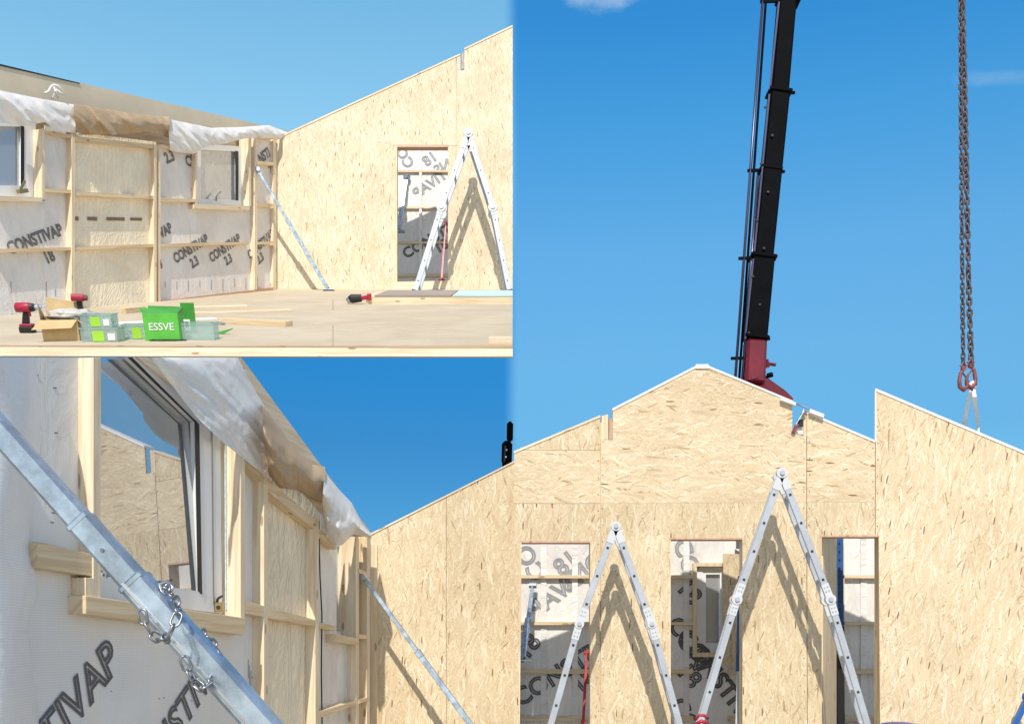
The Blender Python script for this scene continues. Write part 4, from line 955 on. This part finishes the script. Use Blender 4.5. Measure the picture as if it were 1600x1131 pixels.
# ---- crane
DC = 24.0
base = Vector((P(1185, 0, DC).x, DC, 0))
t = thing('crane', 'black telescopic crane boom on a dark red column rising behind the main gable', 'crane', base)
c3 = lambda x, y, o=0.0: P(x, y, DC+o)
pxm = DC/1600
sec = [((1179, 532), (1191, 403), 34), ((1190.5, 408), (1217, 146), 30), ((1214.5, 172), (1232, -30), 27), ((1231, -20), (1243, -160), 23)]
for a, b, wd in sec: mk('boom_section', beam(c3(*a), c3(*b), wd*pxm, wd*pxm*.9, up=Y), 'black', t, bevel=.04)
for x, y, wd in ((1191, 404, 40), (1217, 147, 36), (1232, 1, 36), (1203, 267, 34), (1180, 529, 38)):
    mk('flange', beam(c3(x-.5, y+3), c3(x+.3, y-3), wd*pxm, wd*pxm*.9, up=Y), 'black', t, bevel=.02)
for x, y, s_ in ((1232, 145, 10), (1206, 405, 6), (1219, 268, 7), (1197, 529, 6)): mk('lug', tube([c3(x-6, y), c3(x+s_, y+.4)], 2.6*pxm, 8), 'black', t)
for a, b, r in (((1196, -60), (1149, 590), 2.2), ((1201, -60), (1155, 592), 2.0), ((1184, 275), (1160, 592), 2.2), ((1242, 5), (1228, 190), 1.1), ((1190, 300), (1170, 520), 1.4)):
    mk('hydraulic_pipe', tube([c3(*a, -.1), c3(*b, -.1)], r*pxm, 8), 'rod' if r > 2.1 else 'black', t, smooth=True)
for y, x in ((3, 1196), (267, 1176), (404, 1162), (560, 1150)): mk('pipe_clamp', beam(c3(x-8, y, -.1), c3(x+24, y-1, -.1), .06, .06), 'black', t)
for a_, b_ in (((1164, 530), (1177, 405)), ((1178, 400), (1202, 148)), ((1203, 140), (1217, 4))):
    mk('edge_highlight', beam(c3(*a_, -.2), c3(*b_, -.2), .035, .05, up=Y), 'rod', t)  # added strip, its bluish colour stands in for sky highlight on the boom edge
for k_ in range(9): mk('bolt', disc(c3(1170+k_*3.2+(k_ % 2)*14, 520-k_*44, -.24), Y, .03, .03, 8), 'dark', t)
mk('column', beam(base, c3(1176, 606), .62, .62, up=Y), 'cranered', t, bevel=.06)
mk('turret', join(beam(c3(1177, 602), c3(1180, 532), 32*pxm, 32*pxm, up=Y)), 'cranered', t, bevel=.07)
mk('turret_flange', tube([c3(1176, 596), c3(1176.5, 592)], 17.5*pxm, 20), 'cranered', t)
mk('arm', extr([c3(1192, 586), c3(1200, 590), c3(1228, 610), c3(1240, 622), c3(1236, 636), c3(1216, 622), c3(1190, 604)], Vector((0, .4, 0))), 'cranered', t, bevel=.02)
mk('cylinder', extr([c3(1158, 596, .2), c3(1194, 596, .2), c3(1226, 622, .2), c3(1226, 650, .2), c3(1150, 620, .2)], Vector((0, .3, 0))), 'black', t)
mk('valve', join(tube([c3(1192, 567), c3(1212, 570)], 2.6*pxm, 8), tube([c3(1197, 562), c3(1199, 574)], 4*pxm, 8)), 'cranered', t)
mk('valve', join(tube([c3(1192, 592), c3(1200, 587)], 2*pxm, 8), tube([c3(1199, 587), c3(1207, 585)], 4*pxm, 8)), 'black', t)
mk('truck_bed', box(base+Vector((0, .5, .55)), 6.5, 2.4, .5), 'black', t, bevel=.05)
for sx_ in (-2.4, -1.2, 2.2):
    for sy_ in (-.6, 1.5): mk('wheel', disc(base+Vector((sx_, sy_, .5)), Y, .5, .3), 'dark', t)
# ---- lifting chain
t = thing('lifting_chain', 'rusty double strand lifting chain hanging from above at the right', 'chain', P(1511, 600, D2+.3)); dC = D2-.15
t.location = P(1511, 600, dC); OFF[t] = P(1511, 600, dC)
chain(t, [P(1500.5, -40, dC), P(1501.5, 200, dC), P(1505, 576, dC)], .060, .029, .0074, 'rust', .45)
chain(t, [P(1502.5, -40, dC+.07), P(1507, 130, dC+.07), P(1509.5, 250, dC+.06), P(1513, 420, dC+.03), P(1517.5, 572, dC)], .070, .036, .0092, 'rust', .45)
def hook(cx, cy, sc, flip):
    pts = [(0, -20), (5*flip, -12), (7*flip, 0), (6*flip, 10), (0, 15), (-6*flip, 10), (-7*flip, 2), (-4*flip, -6)]
    g = tube([P(cx+a*sc, cy+b*sc, dC) for a, b in pts], [.016*sc, .017*sc, .019*sc, .022*sc, .022*sc, .02*sc, .016*sc, .009*sc], 8)
    g2_ = tube([P(cx-4*flip*sc, cy-6*sc, dC), P(cx+3*flip*sc, cy-15*sc, dC)], .008*sc, 6)
    hk = mk('hook', g, 'hookred', t, smooth=True); mk('latch', g2_, 'rust', hk)
    mk('swivel', join(disc(P(cx, cy-20*sc, dC), Y, .022*sc, .04), tube([P(cx-5*sc, cy-24*sc, dC), P(cx, cy-29*sc, dC), P(cx+5*sc, cy-24*sc, dC)], .012*sc, 8)), 'hookred', hk)
hook(1505.5, 595, .95, -1); hook(1517, 591, 1.0, 1)
sg = thing('lifting_sling', 'white webbing sling running from the chain hook down behind the right gable edge', 'strap', G2.pt(1518, 680, -.03))
def ribbon(pts, wd): 
    q = [P(a, b, d) for a, b, d in pts]; V = []; 
    for i, p in enumerate(q):
        w_ = wd[i]/1600*p.y/2; V += [p-X*w_, p+X*w_, p+X*w_+Y*.012, p-X*w_+Y*.012]
    F = [(0, 1, 2, 3), tuple(len(V)-4+j for j in (3, 2, 1, 0))]
    for i in range(len(q)-1):
        for j in range(4): F.append((i*4+j, i*4+(j+1) % 4, i*4+4+(j+1) % 4, i*4+4+j))
    return V, F
mk('leg', ribbon([(1519, 602, dC), (1517, 612, dC), (1513, 630, D2-.05), (1509, 650, D2+.06), (1506, 672, D2+.18), (1505, 730, D2+.18)], [5, 5, 5, 5, 7, 7]), 'sling', sg)
mk('leg', ribbon([(1520, 602, dC), (1523, 620, dC), (1526, 645, D2+.03), (1529, 668, D2+.18), (1530, 735, D2+.18)], [7, 6, 5, 3, 3]), 'sling', sg)
mk('eye_loop', tube([P(1516, 606, dC-.0), P(1516, 600, dC), P(1520, 597, dC), P(1523, 600, dC), P(1523, 606, dC)], .016, 8), 'sling', sg, smooth=True)
